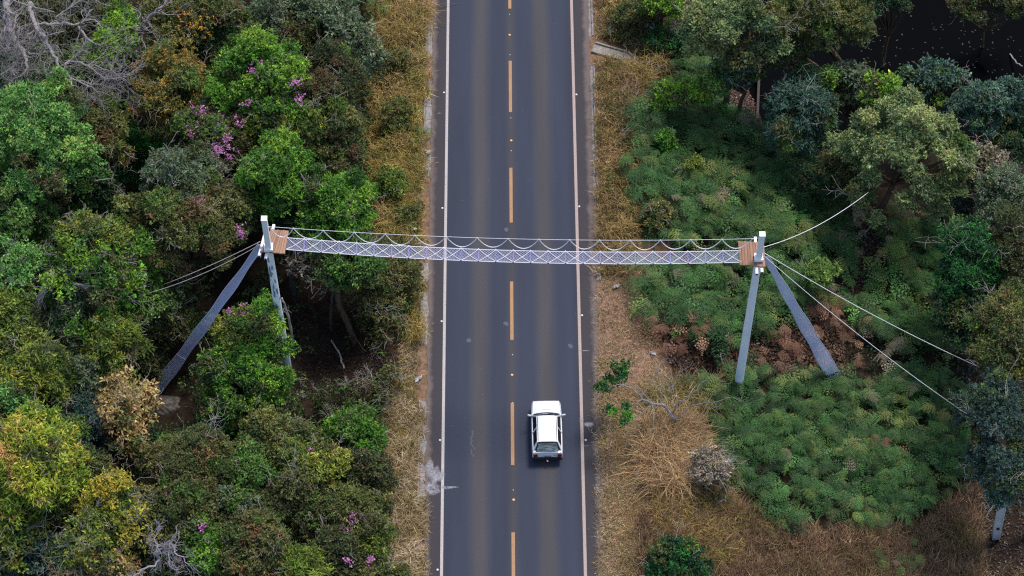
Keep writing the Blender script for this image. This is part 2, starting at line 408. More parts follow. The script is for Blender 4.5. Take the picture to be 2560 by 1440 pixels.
# ------------------------------------------------------------------ concrete gutters along the road, mostly overgrown
M_CONC = mat('weathered_concrete', rough=.9, spec=.2)
v = objco(M_CONC); f = noise(M_CONC, 6, 8, .7, v); base(M_CONC, ramp(M_CONC, f, [(.3, lin((100, 94, 90))), (.65, lin((156, 150, 148)))])); bump(M_CONC, f, .4, .02)
def gutter(xc, ylist, wid, name='gutter'):
    par = None
    for k, (y0, y1) in enumerate(ylist):
        mb = MB(); yc = (y0 + y1) / 2
        n = max(2, int((y1 - y0) / .9))
        for s in range(n):
            a, b = y0 + (y1 - y0) * s / n, y0 + (y1 - y0) * (s + 1) / n - .02
            xo = xc + RNG.normal(0, .012)
            mb.box((xo, (a + b) / 2, -.02 + RNG.normal(0, .008)), (wid * RNG.uniform(.8, 1.1), b - a, .16))
            mb.box((xo + math.copysign(.28, -xc), (a + b) / 2, -.055), (.42, b - a, .06))
        o = mb.build(name, M_CONC); tag(o, kind='structure')
YL = lambda a, b: (Yp(b), Yp(a))
gutter(-4.72, [YL(60, 140), YL(200, 330), YL(372, 440), YL(655, 700), YL(730, 860), YL(1000, 1040), YL(1060, 1260)], .10)
gutter(4.66, [YL(-300, 90), YL(165, 700)], .09)

# ------------------------------------------------------------------ stream, drainage chute
M_WATER = mat('dark_water', (.002, .0025, .003), .1, .015)
v = objco(M_WATER); f = noise(M_WATER, 2.5, 3, .5, v); bump(M_WATER, f, .05, .02)
wv = np.array([[10.5, 9.0], [45, 9.0], [45, 36], [10.5, 36]])
tag(ob('stream', new_mesh('stream', np.concatenate([wv, np.full((4, 1), -2.75)], 1), [np.array([[0, 1, 2, 3]])]), M_WATER), kind='structure')
M_DUSTY = mat('dusty_concrete', rough=.95, spec=.1); v = objco(M_DUSTY); f = noise(M_DUSTY, 4, 8, .75, v); base(M_DUSTY, ramp(M_DUSTY, f, [(.32, lin((108, 100, 92))), (.65, lin((158, 150, 142)))]))
mb = MB()
p0, p1, p2 = G(1484, 120.), G(1560, 142.), G(1640, 196.)
path = np.array([p0, p1, p2]); path[:, 2] += .03
for a, b in ((0, 1), (1, 2)):
    d = path[b] - path[a]; ln = np.linalg.norm(d); R = rot_to(d); c = (path[a] + path[b]) / 2
    mb.box(c + [0, 0, -.03], (.62, ln + .05, .08), R)
    mb.box(c + R[:, 0] * -.34 + [0, 0, .03], (.1, ln + .02, .16), R)
    mb.box(c + R[:, 0] * .34 + [0, 0, .03], (.08, ln + .02, .16), R)
o = mb.alone('drainage_chute', M_DUSTY, p0)
tag(o, 'pale concrete drainage chute running down from the road edge into dry grass', 'drain')
mb = MB(); p0 = G(1786, 160.)
d = np.array([.35, -1, -.35]); R = rot_to(d)
mb.box(p0 + [0, 0, .12], (.8, 1.7, .12), R); mb.box(p0 + R[:, 0] * .46 + [0, 0, .2], (.12, 1.7, .34), R)
tag(mb.alone('concrete_slab', M_CONC, p0), 'grey concrete slab sloping beside the dark leafy hollow', 'slab')
# leaf-filled catch basin
M_BASIN = mat('dirty_concrete', lin((70, 60, 58)), .9)
bp = np.array([G(1815, 205.), G(1895, 200.), G(1893, 300.), G(1845, 300.)]); ctr = bp.mean(0)
mb = MB()
for a, b in ((0, 1), (1, 2)):
    d = bp[b] - bp[a]; mb.box((bp[a] + bp[b]) / 2 + [0, 0, .2], (.14, np.linalg.norm(d), .8), rot_to([d[0], d[1], 0]))
tag(mb.alone('basin_wall', M_BASIN, ctr), 'dark concrete basin wall around the hollow full of fallen leaves', 'wall')
def litter(name, poly, n, size, cols, dz=.03, lift=.06):
    P = sample_poly(poly, n); p = G(P[:, 0], P[:, 1], dz); p[:, 2] += RNG.random(n) * lift
    return leaf_arrays(p, unit(np.concatenate([RNG.normal(0, 1, (n, 2)), RNG.normal(0, .25, (n, 1))], 1)), unit(np.concatenate([RNG.normal(0, .35, (n, 2)), np.ones((n, 1))], 1)), size * RNG.uniform(.6, 1.4, n), size * .5 * RNG.uniform(.6, 1.3, n), pick(cols, n, .25))
# ------------------------------------------------------------------ leaves, crowns, branches
def pick(cols, n, jit=.2):
    """n colours (linear) drawn from a list of (sRGB, weight) with per-piece variation"""
    c = np.array([lin(k[0]) for k in cols]); wt = np.array([k[1] for k in cols], float); wt /= wt.sum()
    o = c[RNG.choice(len(c), n, p=wt)] * 1.13
    return np.clip(o * np.exp(RNG.normal(0, jit, (n, 1))) * np.exp(RNG.normal(0, jit * .3, (n, 3))), .003, .9)
def leaf_arrays(p, d, nrm, ln, wd, col, fold=.18):
    side = unit(np.cross(d, nrm)); up = np.cross(side, d)
    ln = np.asarray(ln)[:, None]; wd = np.asarray(wd)[:, None]
    a = p; t = p + d * ln - up * ln * .12
    m = p + d * ln * .45
    l = m - side * wd * .5 + up * wd * fold; r = m + side * wd * .5 + up * wd * fold
    v = np.stack([a, l, t, r], 1).reshape(-1, 3)
    i = np.arange(len(p))[:, None] * 4
    f = np.concatenate([i + np.array([[0, 3, 2]]), i + np.array([[0, 2, 1]])])
    return v, f, np.repeat(col, 4, axis=0)
class LeafBag:
    def __init__(s): s.v = []; s.f = []; s.c = []; s.n = 0
    def add(s, v, f, c):
        s.v.append(v); s.f.append(f + s.n); s.c.append(c); s.n += len(v)
    def build(s, name, mat_, parent=None, origin=None):
        o = world_origin(parent) if parent is not None else (np.zeros(3) if origin is None else np.asarray(origin))
        me = new_mesh(name, np.concatenate(s.v) - o, [np.concatenate(s.f)], np.concatenate(s.c))
        return ob(name, me, mat_, parent, None if parent is not None else o)
def sphere_dirs(n, up_bias=.25):
    d = unit(RNG.normal(0, 1, (n, 3)))
    d[:, 2] = np.where(d[:, 2] < -.2, -d[:, 2] * .9, d[:, 2]) if up_bias else d[:, 2]
    return unit(d)
STYLE = {            # leaf length, width, leaves per cluster, clusters per m2, droop, shell depth
    'fine':  (.15, .075, 8, 21, .1, .6),
    'mid':   (.17, .085, 8, 17, .15, .65),
    'broad': (.23, .125, 6, 12, .3, .6),
    'long':  (.26, .075, 8, 12, .45, .55),
    'airy':  (.19, .10, 7, 7, .15, .9),
    'thin':  (.18, .09, 5, 3.5, .1, .9),
}
MIXIN = [[((66, 84, 46), 3), ((92, 96, 54), 2)], [((96, 96, 58), 3), ((76, 84, 48), 2)], [((96, 120, 50), 3), ((70, 98, 44), 2)]]
def crown_leaves(bag, lobes, pal, style, dens=1.0, patch=.55):
    Ln, Wd, k, cpm, droop, depth = STYLE[style]
    for (c, r) in lobes:
        r3 = np.array([r, r, r * .85]) * RNG.uniform(.88, 1.12, 3)
        area = 4 * np.pi * r * r * .75
        n = max(6, int(area * cpm * dens))
        d = sphere_dirs(n)
        wob = 1 + .22 * np.sin(d[:, 0] * 4.1 + c[0] * 3) * np.sin(d[:, 1] * 4.7 + c[1] * 2) + RNG.normal(0, .07, n)
        q = c + d * r3 * (wob * (1 - depth * RNG.random(n) ** 2.2))[:, None]
        sub = pal if RNG.random() > patch else [pal[RNG.choice(len(pal), p=np.array([x[1] for x in pal], float) / sum(x[1] for x in pal))]] + [(pal[0][0], .3)]
        if RNG.random() < .16: sub = MIXIN[RNG.integers(len(MIXIN))]
        cc = pick(sub, n, .24)
        # leaves of every cluster
        P = np.repeat(q, k, 0); D = np.repeat(d, k, 0); C = np.repeat(cc, k, 0)
        m = len(P)
        ax = unit(D * .45 + RNG.normal(0, .75, (m, 3)) + np.array([0, 0, -droop]))
        nr = unit(D * .5 + RNG.normal(0, .45, (m, 3)) + np.array([0, 0, .8]))
        ln = Ln * RNG.uniform(.65, 1.3, m)
        P = P + RNG.normal(0, Ln * .35, (m, 3))
        C = np.clip(C * np.exp(RNG.normal(0, .2, (m, 1))), .003, .9)
        bag.add(*leaf_arrays(P, ax, nr, ln, Wd * RNG.uniform(.7, 1.2, m), C))
def crown_shape(px, py, rx, ry, z, nl, flat=.7):
    """ellipsoid crown whose outline is rx x ry pixels; returns centre, axes, lobes"""
    c = W(float(px), float(py), z); s = mpp(c) * (1.17 if px < 1280 else 1.05)
    a = rx * s; cz = min(a, ry * s) * flat
    sp, cp = math.sin(PITCH), math.cos(PITCH)
    b2 = (ry * s) ** 2 - (cz * cp) ** 2
    b = math.sqrt(max(b2, (.35 * ry * s) ** 2)) / sp
    lobes = []; area = math.pi * a * b
    r0 = float(np.clip(.30 + .035 * math.sqrt(area), .26, .52))
    nl = nl or int(np.clip(area / (1.35 * r0 * r0), 7, 60))
    ph = RNG.random(4) * 6.28
    for i in range(nl):
        if RNG.random() < .13: continue
        th = i * 2.39996 + RNG.uniform(-.5, .5); u = math.sqrt((i + .5) / nl) * RNG.uniform(.88, 1.06)
        # uneven outline: bays and bulges round the crown
        wv_ = 1 + .17 * math.sin(2 * th + ph[0]) + .14 * math.sin(3 * th + ph[1]) + .10 * math.sin(5 * th + ph[2])
        rr = r0 * math.exp(RNG.normal(0, .3))
        k = max(.3, 1 - rr * .75 / max(a, .01)); k2 = max(.3, 1 - rr * .75 / max(b, .01))
        x = a * u * math.cos(th) * wv_; y = b * u * math.sin(th) * wv_
        zz = cz * (math.sqrt(max(0, 1 - min(u, 1) ** 2)) * .8 - .3 * u) + RNG.normal(0, .2) + .3 * cz * math.sin(1.7 * x + ph[3]) * math.cos(1.9 * y + ph[0])
        lobes.append((c + np.array([x * k, y * k2, zz]), rr))
    for i in range(int(nl * .45)):           # lower boughs round the sides, so that the crown reaches down
        th = RNG.uniform(0, 6.283); wv_ = 1 + .17 * math.sin(2 * th + ph[0]) + .14 * math.sin(3 * th + ph[1])
        u = RNG.uniform(.55, .92); rr = r0 * math.exp(RNG.normal(0, .25))
        lobes.append((c + np.array([a * u * math.cos(th) * wv_, b * u * math.sin(th) * wv_, -cz * RNG.uniform(.25, 1.1)]), rr))
    return c, (a, b, cz), lobes
def bez(p0, p1, bend, n=6):
    t = np.linspace(0, 1, n)[:, None]
    mid = (np.asarray(p0) + p1) / 2 + bend
    return (1 - t) ** 2 * p0 + 2 * t * (1 - t) * mid + t ** 2 * np.asarray(p1)
def grow(mb, p, d, ln, r, depth, spread=.7, up=.05, n=5, wig=.22, side=3, kids=(2, 4), minr=.006, col=None):
    """one wandering branch and the twigs on it"""
    pts = [np.asarray(p, float)]; d = unit(d)
    for i in range(n):
        d = unit(d + RNG.normal(0, wig, 3) + np.array([0, 0, up])); pts.append(pts[-1] + d * ln / n)
    rad = np.linspace(r, max(minr, r * .4), n + 1)
    mb.tube(pts, rad, 6 if r > .05 else side, cap=False)
    if depth <= 0: return
    for _ in range(RNG.integers(kids[0], kids[1] + 1)):
        k = RNG.integers(1, n + 1); dd = unit(pts[k] - pts[k - 1])
        nd = unit(dd + RNG.normal(0, spread, 3))
        grow(mb, pts[k], nd, ln * RNG.uniform(.45, .75), max(minr, rad[k] * .6), depth - 1, spread, up, max(3, n - 1), wig * 1.1, side, kids, minr)
USED = []
def plant(name, cat, label, px, py, rx, ry, z, pal, style='mid', dens=1.0, nl=None, flat=.7, flowers=None, bark_=None, trunk=None, twigs=0, patch=.55, group=None):
    nl = None
    c, ax, lobes = crown_shape(px, py, rx, ry, z, nl, flat)
    bx, by = c[0] + RNG.uniform(-.2, .2) * ax[0], c[1] + RNG.uniform(-.2, .2) * ax[1]
    if trunk is not None: base_ = np.array(trunk[0], float)
    else: base_ = np.array([bx, by, terrain(bx, by) - .05])
    t = thing(name, label, cat, base_, group)
    # trunk and limbs
    mb = MB(); top = c + np.array([0, 0, -.1 * ax[2]])
    r0 = float(np.clip(.035 * z + .02 * max(ax[:2]), .04, .2))
    if trunk is not None:
        pts = np.array(trunk, float); mb.tube(pts, np.linspace(trunk_r[0], trunk_r[1], len(pts)), 8, cap=False); fork = pts[-1]; r0 = trunk_r[1]
    else:
        fork = base_ + (top - base_) * .55 + RNG.normal(0, .1, 3)
        mb.tube(bez(base_, fork, RNG.normal(0, .15, 3), 5), np.linspace(r0, r0 * .7, 5), 7, cap=False)
    for (lc, lr) in lobes[::max(1, len(lobes) // 14)]:
        mb.tube(bez(fork, lc + (lc - c) * .1, np.array([0, 0, -.15 * ax[2]]) + RNG.normal(0, .12, 3), 5), np.linspace(r0 * .6, max(.012, r0 * .14), 5), 5, cap=False)
    mb.build('trunk', bark_ or M_BARK, t, sm_=True)
    mb = MB()
    for _ in range(twigs + int(len(lobes) * .16)):
        lc, lr = lobes[RNG.integers(len(lobes))]
        d = unit(lc - c + RNG.normal(0, .5, 3) + np.array([0, 0, .5]))
        grow(mb, lc, d, lr * 2.0, .02, 2, .7, .02, 4, .25, 3, (2, 3))
    if mb.n: mb.build('twigs', bark_ or M_BARK_PALE, t)['kind'] = 'stuff'
    bag = LeafBag(); crown_leaves(bag, lobes, pal, style, dens, patch)
    bag.build('crown', M_LEAF, t)
    if flowers:
        fl = LeafBag()
        for (fx, fy, fr, fn) in flowers[1]:
            # the spray sits on the crown surface where the line of sight through it meets the crown
            q = W(float(fx), float(fy), z + ax[2] * .75)
            r = fr * mpp(q)
            m = fn * 5
            P = q + RNG.normal(0, 1, (m, 3)) * r * np.array([.55, .55, .25]) + np.array([0, 0, .12])
            cen = np.repeat(q + RNG.normal(0, 1, (fn, 3)) * r * np.array([.6, .7, .3]) + [0, 0, .15], 5, 0) + RNG.normal(0, .05, (m, 3))
            fl.add(*leaf_arrays(cen, unit(RNG.normal(0, 1, (m, 3)) + [0, 0, .3]), unit(RNG.normal(0, .6, (m, 3)) + [0, -.3, .9]), RNG.uniform(.07, .14, m), RNG.uniform(.06, .1, m), pick(flowers[0], m, .18)))
        fl.build('blossom', M_FLOWER, t)
    return t
trunk_r = (.2, .12)

# ------------------------------------------------------------------ grass
def blades(p, d, ln, wd, lean, col, droop=.35):
    """bent blades: p (n,3) roots, d (n,2) horizontal heading, lean 0..1"""
    n = len(p); h = np.concatenate([d, np.zeros((n, 1))], 1)
    side = np.stack([-d[:, 1], d[:, 0], np.zeros(n)], 1) * (wd / 2)[:, None]
    ln = ln[:, None]; le = lean[:, None]
    up = np.array([0, 0, 1.0])
    m = p + h * ln * .45 * le + up * ln * (.55 * np.sqrt(np.maximum(0, 1 - le * le * .8)))
    t = m + h * ln * (.5 * le + .15) + up * ln * (.42 * (1 - le) - droop * le * .4)
    v = np.stack([p - side, p + side, m - side * .8, m + side * .8, t], 1).reshape(-1, 3)
    i = np.arange(n)[:, None] * 5
    f = np.concatenate([i + np.array([[0, 1, 3]]), i + np.array([[0, 3, 2]]), i + np.array([[2, 3, 4]])])
    return v, f, np.repeat(col, 5, 0)
def grass_patch(bag, poly, n, cols, ln=(.25, .6), wd=.022, lean=(.2, 1.0), tuft=9, spread=.12, head=None, noise_s=1.4, dz=0.0, mound=0.0, thr=None, bare=.35):
    nt_ = n // tuft
    P = sample_poly(poly, nt_); root = G(P[:, 0], P[:, 1], dz)
    if thr is not None: root = root[nz(root[:, 0], root[:, 1], .9, 7) > thr]
    else: root = root[(nz(root[:, 0], root[:, 1], .45, 11) + .5 * RNG.normal(0, 1, len(root))) > -1 + bare]
    pr = proj(root); ok = np.ones(len(root), bool)
    for (ax_, ay_, bx_, by_, rad) in ((1480, 112, 1560, 138, 24), (1560, 138, 1640, 192, 18)):
        A_, B_ = np.array([ax_, ay_]), np.array([bx_, by_]); tq = np.clip(((pr - A_) @ (B_ - A_)) / ((B_ - A_) @ (B_ - A_)), 0, 1)
        ok &= np.linalg.norm(pr - (A_ + tq[:, None] * (B_ - A_)), axis=1) > rad
    ok &= ~((np.abs(root[:, 0] + 4.7) < .22) & (nz(root[:, 1], root[:, 1] * 0, .8, 3) > -.15))
    root = root[ok]
    nt_ = len(root)
    if mound: root[:, 2] += mound * np.clip(.45 + .75 * nz(root[:, 0], root[:, 1], .55, 3) + .3 * RNG.normal(0, 1, nt_), 0, 1.4)
    # tufts take their colour from patches of the meadow
    s = (nz(root[:, 0], root[:, 1], noise_s, 2) + .35 * RNG.normal(0, 1, nt_) + 1) / 2
    cc = np.array([lin(k) for k in cols]); k = np.clip(s * len(cc), 0, len(cc) - 1.001); k0 = k.astype(int)
    col = cc[k0] * (1 - (k - k0))[:, None] + cc[k0 + 1 if len(cc) > 1 else k0] * (k - k0)[:, None]
    col = col * np.exp(RNG.normal(0, .34, (nt_, 1)))
    r = np.repeat(root, tuft, 0); m = len(r)
    r[:, :2] += RNG.normal(0, spread, (m, 2))
    size = np.repeat(np.exp(RNG.normal(0, .25, nt_)), tuft)
    a = RNG.random(m) * 2 * np.pi
    if head is not None:
        hb = np.repeat(head + RNG.normal(0, .5, nt_), tuft); a = np.where(RNG.random(m) < .6, hb + RNG.normal(0, .5, m), a)
    bag.add(*blades(r, np.stack([np.cos(a), np.sin(a)], 1), RNG.uniform(*ln, m) * size, wd * RNG.uniform(.6, 1.4, m), RNG.uniform(*lean, m), np.clip(np.repeat(col, tuft, 0) * np.exp(RNG.normal(0, .22, (m, 1))), .004, .8)))

# ------------------------------------------------------------------ ferns
def frond_mesh(name, seed, lod=1, arch=1.0):
    """a bracken frond: bent stalk, side feathers in pairs and a pointed end feather, each with its own leaflets"""
    r = np.random.default_rng(seed * 7 + 1); V = []; F = []; n0 = 0
    def feather(p, d, nrm, ln, wd, k):
        """leaflets along a straight rib from p in direction d"""
        nonlocal n0
        e = unit(np.cross(nrm, d))
        for j in range(k):
            u = (j + .15) / k; w_ = wd * (1 - u) ** .6 * r.uniform(.85, 1.15) + .012
            b0 = p + d * ln * u - np.array([0, 0, .16]) * ln * u * u; b1 = b0 + d * ln / k * .62
            for g in (-1, 1):
                tip = b0 + d * ln / k * .85 + e * g * w_ - nrm * w_ * .15
                V.append(np.stack([b0, b1, tip])); F.append(np.array([[0, 1, 2]] if g > 0 else [[1, 0, 2]]) + n0); n0 += 3
        q = p + d * ln - np.array([0, 0, .16]) * ln; b0 = p + d * ln * .86 - np.array([0, 0, .12]) * ln
        V.append(np.stack([b0 + e * .012, b0 - e * .012, q])); F.append(np.array([[0, 1, 2]]) + n0); n0 += 3
    s = np.linspace(0, 1, 7)
    R_ = np.stack([.14 + s * .84, .07 * np.sin(s * 2 + seed), .50 + .17 * np.sin(s * 2.1) * arch - .27 * s ** 2 * arch], 1)
    v, f = tube(np.concatenate([[[0, 0, 0], [.04, 0, .3]], R_]), np.concatenate([[.012, .011], np.linspace(.010, .003, 7)]), 3, False)
    V.append(v); F.append(f[0][:, [0, 1, 2]]); F.append(f[0][:, [0, 2, 3]]); n0 += len(v)
    for k in range(5 if lod else 4):
        u = (.02, .18, .34, .5, .66)[k] if lod else (.05, .28, .5, .7)[k]
        p = np.array([np.interp(u, s, R_[:, m]) for m in range(3)]); t = unit(R_[min(int(u * 6) + 1, 6)] - R_[int(u * 6)])
        side0 = unit(np.cross([0, 0, 1.], t)); nrm = np.cross(t, side0)
        for sg in (-1, 1):
            if lod and r.random() < .07: continue
            ln = (.50 - .44 * u) * r.uniform(.8, 1.15)
            d = unit(side0 * sg * r.uniform(.8, 1.0) + t * r.uniform(.45, .8) + nrm * r.uniform(-.28, .12))
            feather(p, d, unit(nrm + r.normal(0, .15, 3)), ln, .085 if lod else .1, (6 if u < .3 else 5) if lod else 3)
    p = np.array([np.interp(.72, s, R_[:, m]) for m in range(3)]); t = unit(R_[6] - R_[4]); feather(p, t, np.array([0, 0, 1.]), .34, .10, 6 if lod else 4)
    return np.concatenate(V), np.concatenate(F)
FR = [frond_mesh('frond', k + 1, 1, a) for k, a in enumerate((1.0, .8, 1.25, .9, 1.1, 1.4, .7, 1.2))]
FR0 = [frond_mesh('frond', k + 1, 0, a) for k, a in enumerate((1.0, 1.3, .85))]
def frond_set(suffix, m):
    out = []
    for v, f in FR:
        me = new_mesh('frond' + suffix, v, [f]); me.materials.append(m); out.append(me)
    return out
FM_GREEN = frond_set('', M_FROND); FM_DEAD = frond_set('_dead', M_FROND_DEAD); FM_PALE = frond_set('_pale', M_FROND_PALE); FM_YG = frond_set('_yellowish', M_FROND_YG)
def set_fronds(parent, pts, head, size, meshes, tilt=.2, alt=None, few=None):
    o0 = world_origin(parent)
    alt = alt if alt is not None else np.zeros(len(pts), bool)
    few = few if few is not None else np.zeros(len(pts), bool)
    for p, h, s, al, fw in zip(pts, head, size, alt, few):
        o = bpy.data.objects.new('frond', (FM_PALE if fw else FM_YG if al else meshes)[RNG.integers(len(meshes))]); COL.objects.link(o); o.parent = parent
        o.location = [float(x) for x in p - o0]
        o.rotation_euler = (RNG.normal(0, tilt), RNG.normal(.05, tilt), float(h)); sc_ = float(s)
        o.scale = (sc_, sc_ * RNG.uniform(.85, 1.15), sc_ * RNG.uniform(.85, 1.2))
YG_COLS = [((88, 106, 52), 2), ((110, 126, 62), 2), ((128, 126, 72), 1)]
FROND_COLS = {M_FROND: [((40, 70, 34), 3), ((58, 98, 46), 4), ((78, 118, 58), 3), ((48, 83, 41), 4), ((84, 110, 52), 2), ((108, 124, 60), 1)], M_FROND_DEAD: [((100, 70, 54), 3), ((126, 92, 72), 3), ((150, 116, 94), 2), ((112, 78, 62), 2)], M_FROND_PALE: [((146, 138, 118), 1), ((130, 128, 108), 1)]}
def bracken(name, label, poly, meshes, dens=7.5, n=300, size=(.6, 1.4), cat='ferns', head0=-1.4, hsd=.75, dz=0.0, under=.7, mound=.8, group=None):
    """fronds on a jittered grid over the patch: the largest are parts, the rest one joined part"""
    poly = np.asarray(poly, float); g = G(poly[:, 0], poly[:, 1], .5); lo, hi = g.min(0)[:2] - .5, g.max(0)[:2] + .5
    s = 1 / math.sqrt(dens)
    x, y = np.meshgrid(np.arange(lo[0], hi[0], s), np.arange(lo[1], hi[1], s)); x = x.ravel() + RNG.normal(0, s * .35, x.size); y = y.ravel() + RNG.normal(0, s * .35, y.size)
    z0 = terrain(x, y); pr = proj(np.stack([x, y, z0 + .5], 1))
    ext = min(1.0, float(np.ptp(poly[:, 0])) / 250); wob = ext * (16 * nz(x, y, .8, 5) + 20 * nz(x, y, 2.2, 1))
    k = in_poly(pr[:, 0] + wob, pr[:, 1] + wob, poly)
    x, y, z0 = x[k], y[k], z0[k]
    hill = nz(x, y, 1.5, 4) + .5 * nz(x, y, .6, 2)
    pts = np.stack([x, y, z0 + dz + mound * (.55 + .6 * hill) - .1 + RNG.uniform(-.08, .1, len(x))], 1)
    size = RNG.uniform(*size, len(x)) * (1 + .12 * hill)
    gx_ = (nz(x + .1, y, 1.25, 4) - nz(x - .1, y, 1.25, 4)); gy_ = (nz(x, y + .1, 1.25, 4) - nz(x, y - .1, 1.25, 4))
    head = np.arctan2(-gy_ - .16, -gx_) + RNG.normal(0, hsd, len(x))          # fronds lean out from the mounds
    ctr = pts.mean(0); ctr[2] = terrain(ctr[0], ctr[1])
    t = thing(name, label, cat, ctr, group)
    order = np.argsort(-(pts[:, 2] - z0 + size + RNG.normal(0, .12, len(x))))
    top, rest = order[:n], order[n:]
    few = (RNG.random(len(x)) < .02) & (meshes is FM_GREEN)
    alt = (nz(x, y, 1.7, 8) + RNG.normal(0, .25, len(x)) > .62) & (meshes is FM_GREEN)
    set_fronds(t, pts[top], head[top], size[top], meshes, alt=alt[top], few=few[top])
    bag = LeafBag(); cols = FROND_COLS[meshes[0].materials[0]]
    def put(p, h, s, proto, al=False):
        col = pick(YG_COLS if al else cols, 1, .25)
        v, f = proto; ca, sa = math.cos(h) * s, math.sin(h) * s
        bag.add(np.stack([v[:, 0] * ca - v[:, 1] * sa, v[:, 0] * sa + v[:, 1] * ca, v[:, 2] * s], 1) + p, f, np.repeat(col, len(v), 0))
    for i in rest: put(pts[i], head[i], size[i], FR[i % len(FR)], alt[i])
    for i in range(int(len(x) * under)):
        j = RNG.integers(len(x)); p = pts[j] + np.array([*RNG.normal(0, s * .6, 2), -.32 - .15 * RNG.random()]); put(p, RNG.random() * 6.28, size[j] * 1.1, FR0[i % 3])
    if bag.n:
        o = bag.build('lower_fronds', M_LEAF, t); o['kind'] = 'stuff'
    return t
# ------------------------------------------------------------------ rope bridge for monkeys
ZP = 10.5
M_ROPE = mat('white_rope', (.78, .75, .78), .8, .2)
M_ROPE_TAN = mat('pale_rope', lin((214, 196, 186)), .85, .2)
M_NET = mat('lavender_net_cord', lin((184, 184, 204)), .8, .2)
M_NET_RAMP = mat('blue_grey_net_cord', lin((172, 176, 200)), .8, .2)
M_LACE = mat('violet_cord', lin((150, 146, 200)), .8, .2)
M_KNOT = mat('black_knot', (.02, .02, .022), .6)
M_STEEL = mat('white_painted_steel', (.82, .84, .86), .45, .4)
M_POLE = mat('white_weathered_pole', rough=.75, spec=.3)
v = objco(M_POLE); mp = N(M_POLE, 'ShaderNodeMapping'); mp.inputs['Scale'].default_value = (1, 1, .25); L(M_POLE, v, mp.inputs[0])
f = noise(M_POLE, 3, 8, .7, mp.outputs[0]); base(M_POLE, ramp(M_POLE, f, [(.3, lin((214, 224, 232))), (.62, lin((238, 243, 247)))]))
M_STREAK = mat('dark_weather_streak', rough=.9, spec=.1)
v = objco(M_STREAK); f = noise(M_STREAK, 9, 6, .7, v); base(M_STREAK, ramp(M_STREAK, f, [(.35, lin((66, 72, 82))), (.6, lin((150, 162, 174)))]))
M_PLANK = mat('brown_plank', rough=.8, spec=.25)
oi = N(M_PLANK, 'ShaderNodeObjectInfo'); v = objco(M_PLANK)
mp = N(M_PLANK, 'ShaderNodeMapping'); mp.inputs['Scale'].default_value = (9, .8, 4); L(M_PLANK, v, mp.inputs[0])
f = noise(M_PLANK, 3, 6, .7, mp.outputs[0])
base(M_PLANK, mixc(M_PLANK, 1.0, ramp(M_PLANK, oi.outputs['Random'], [(0, lin((140, 106, 88))), (.5, lin((166, 130, 108))), (1, lin((154, 118, 98)))]), ramp(M_PLANK, f, [(.3, (.72, .7, .68)), (.7, (1.2, 1.2, 1.2))]), 'MULTIPLY'))

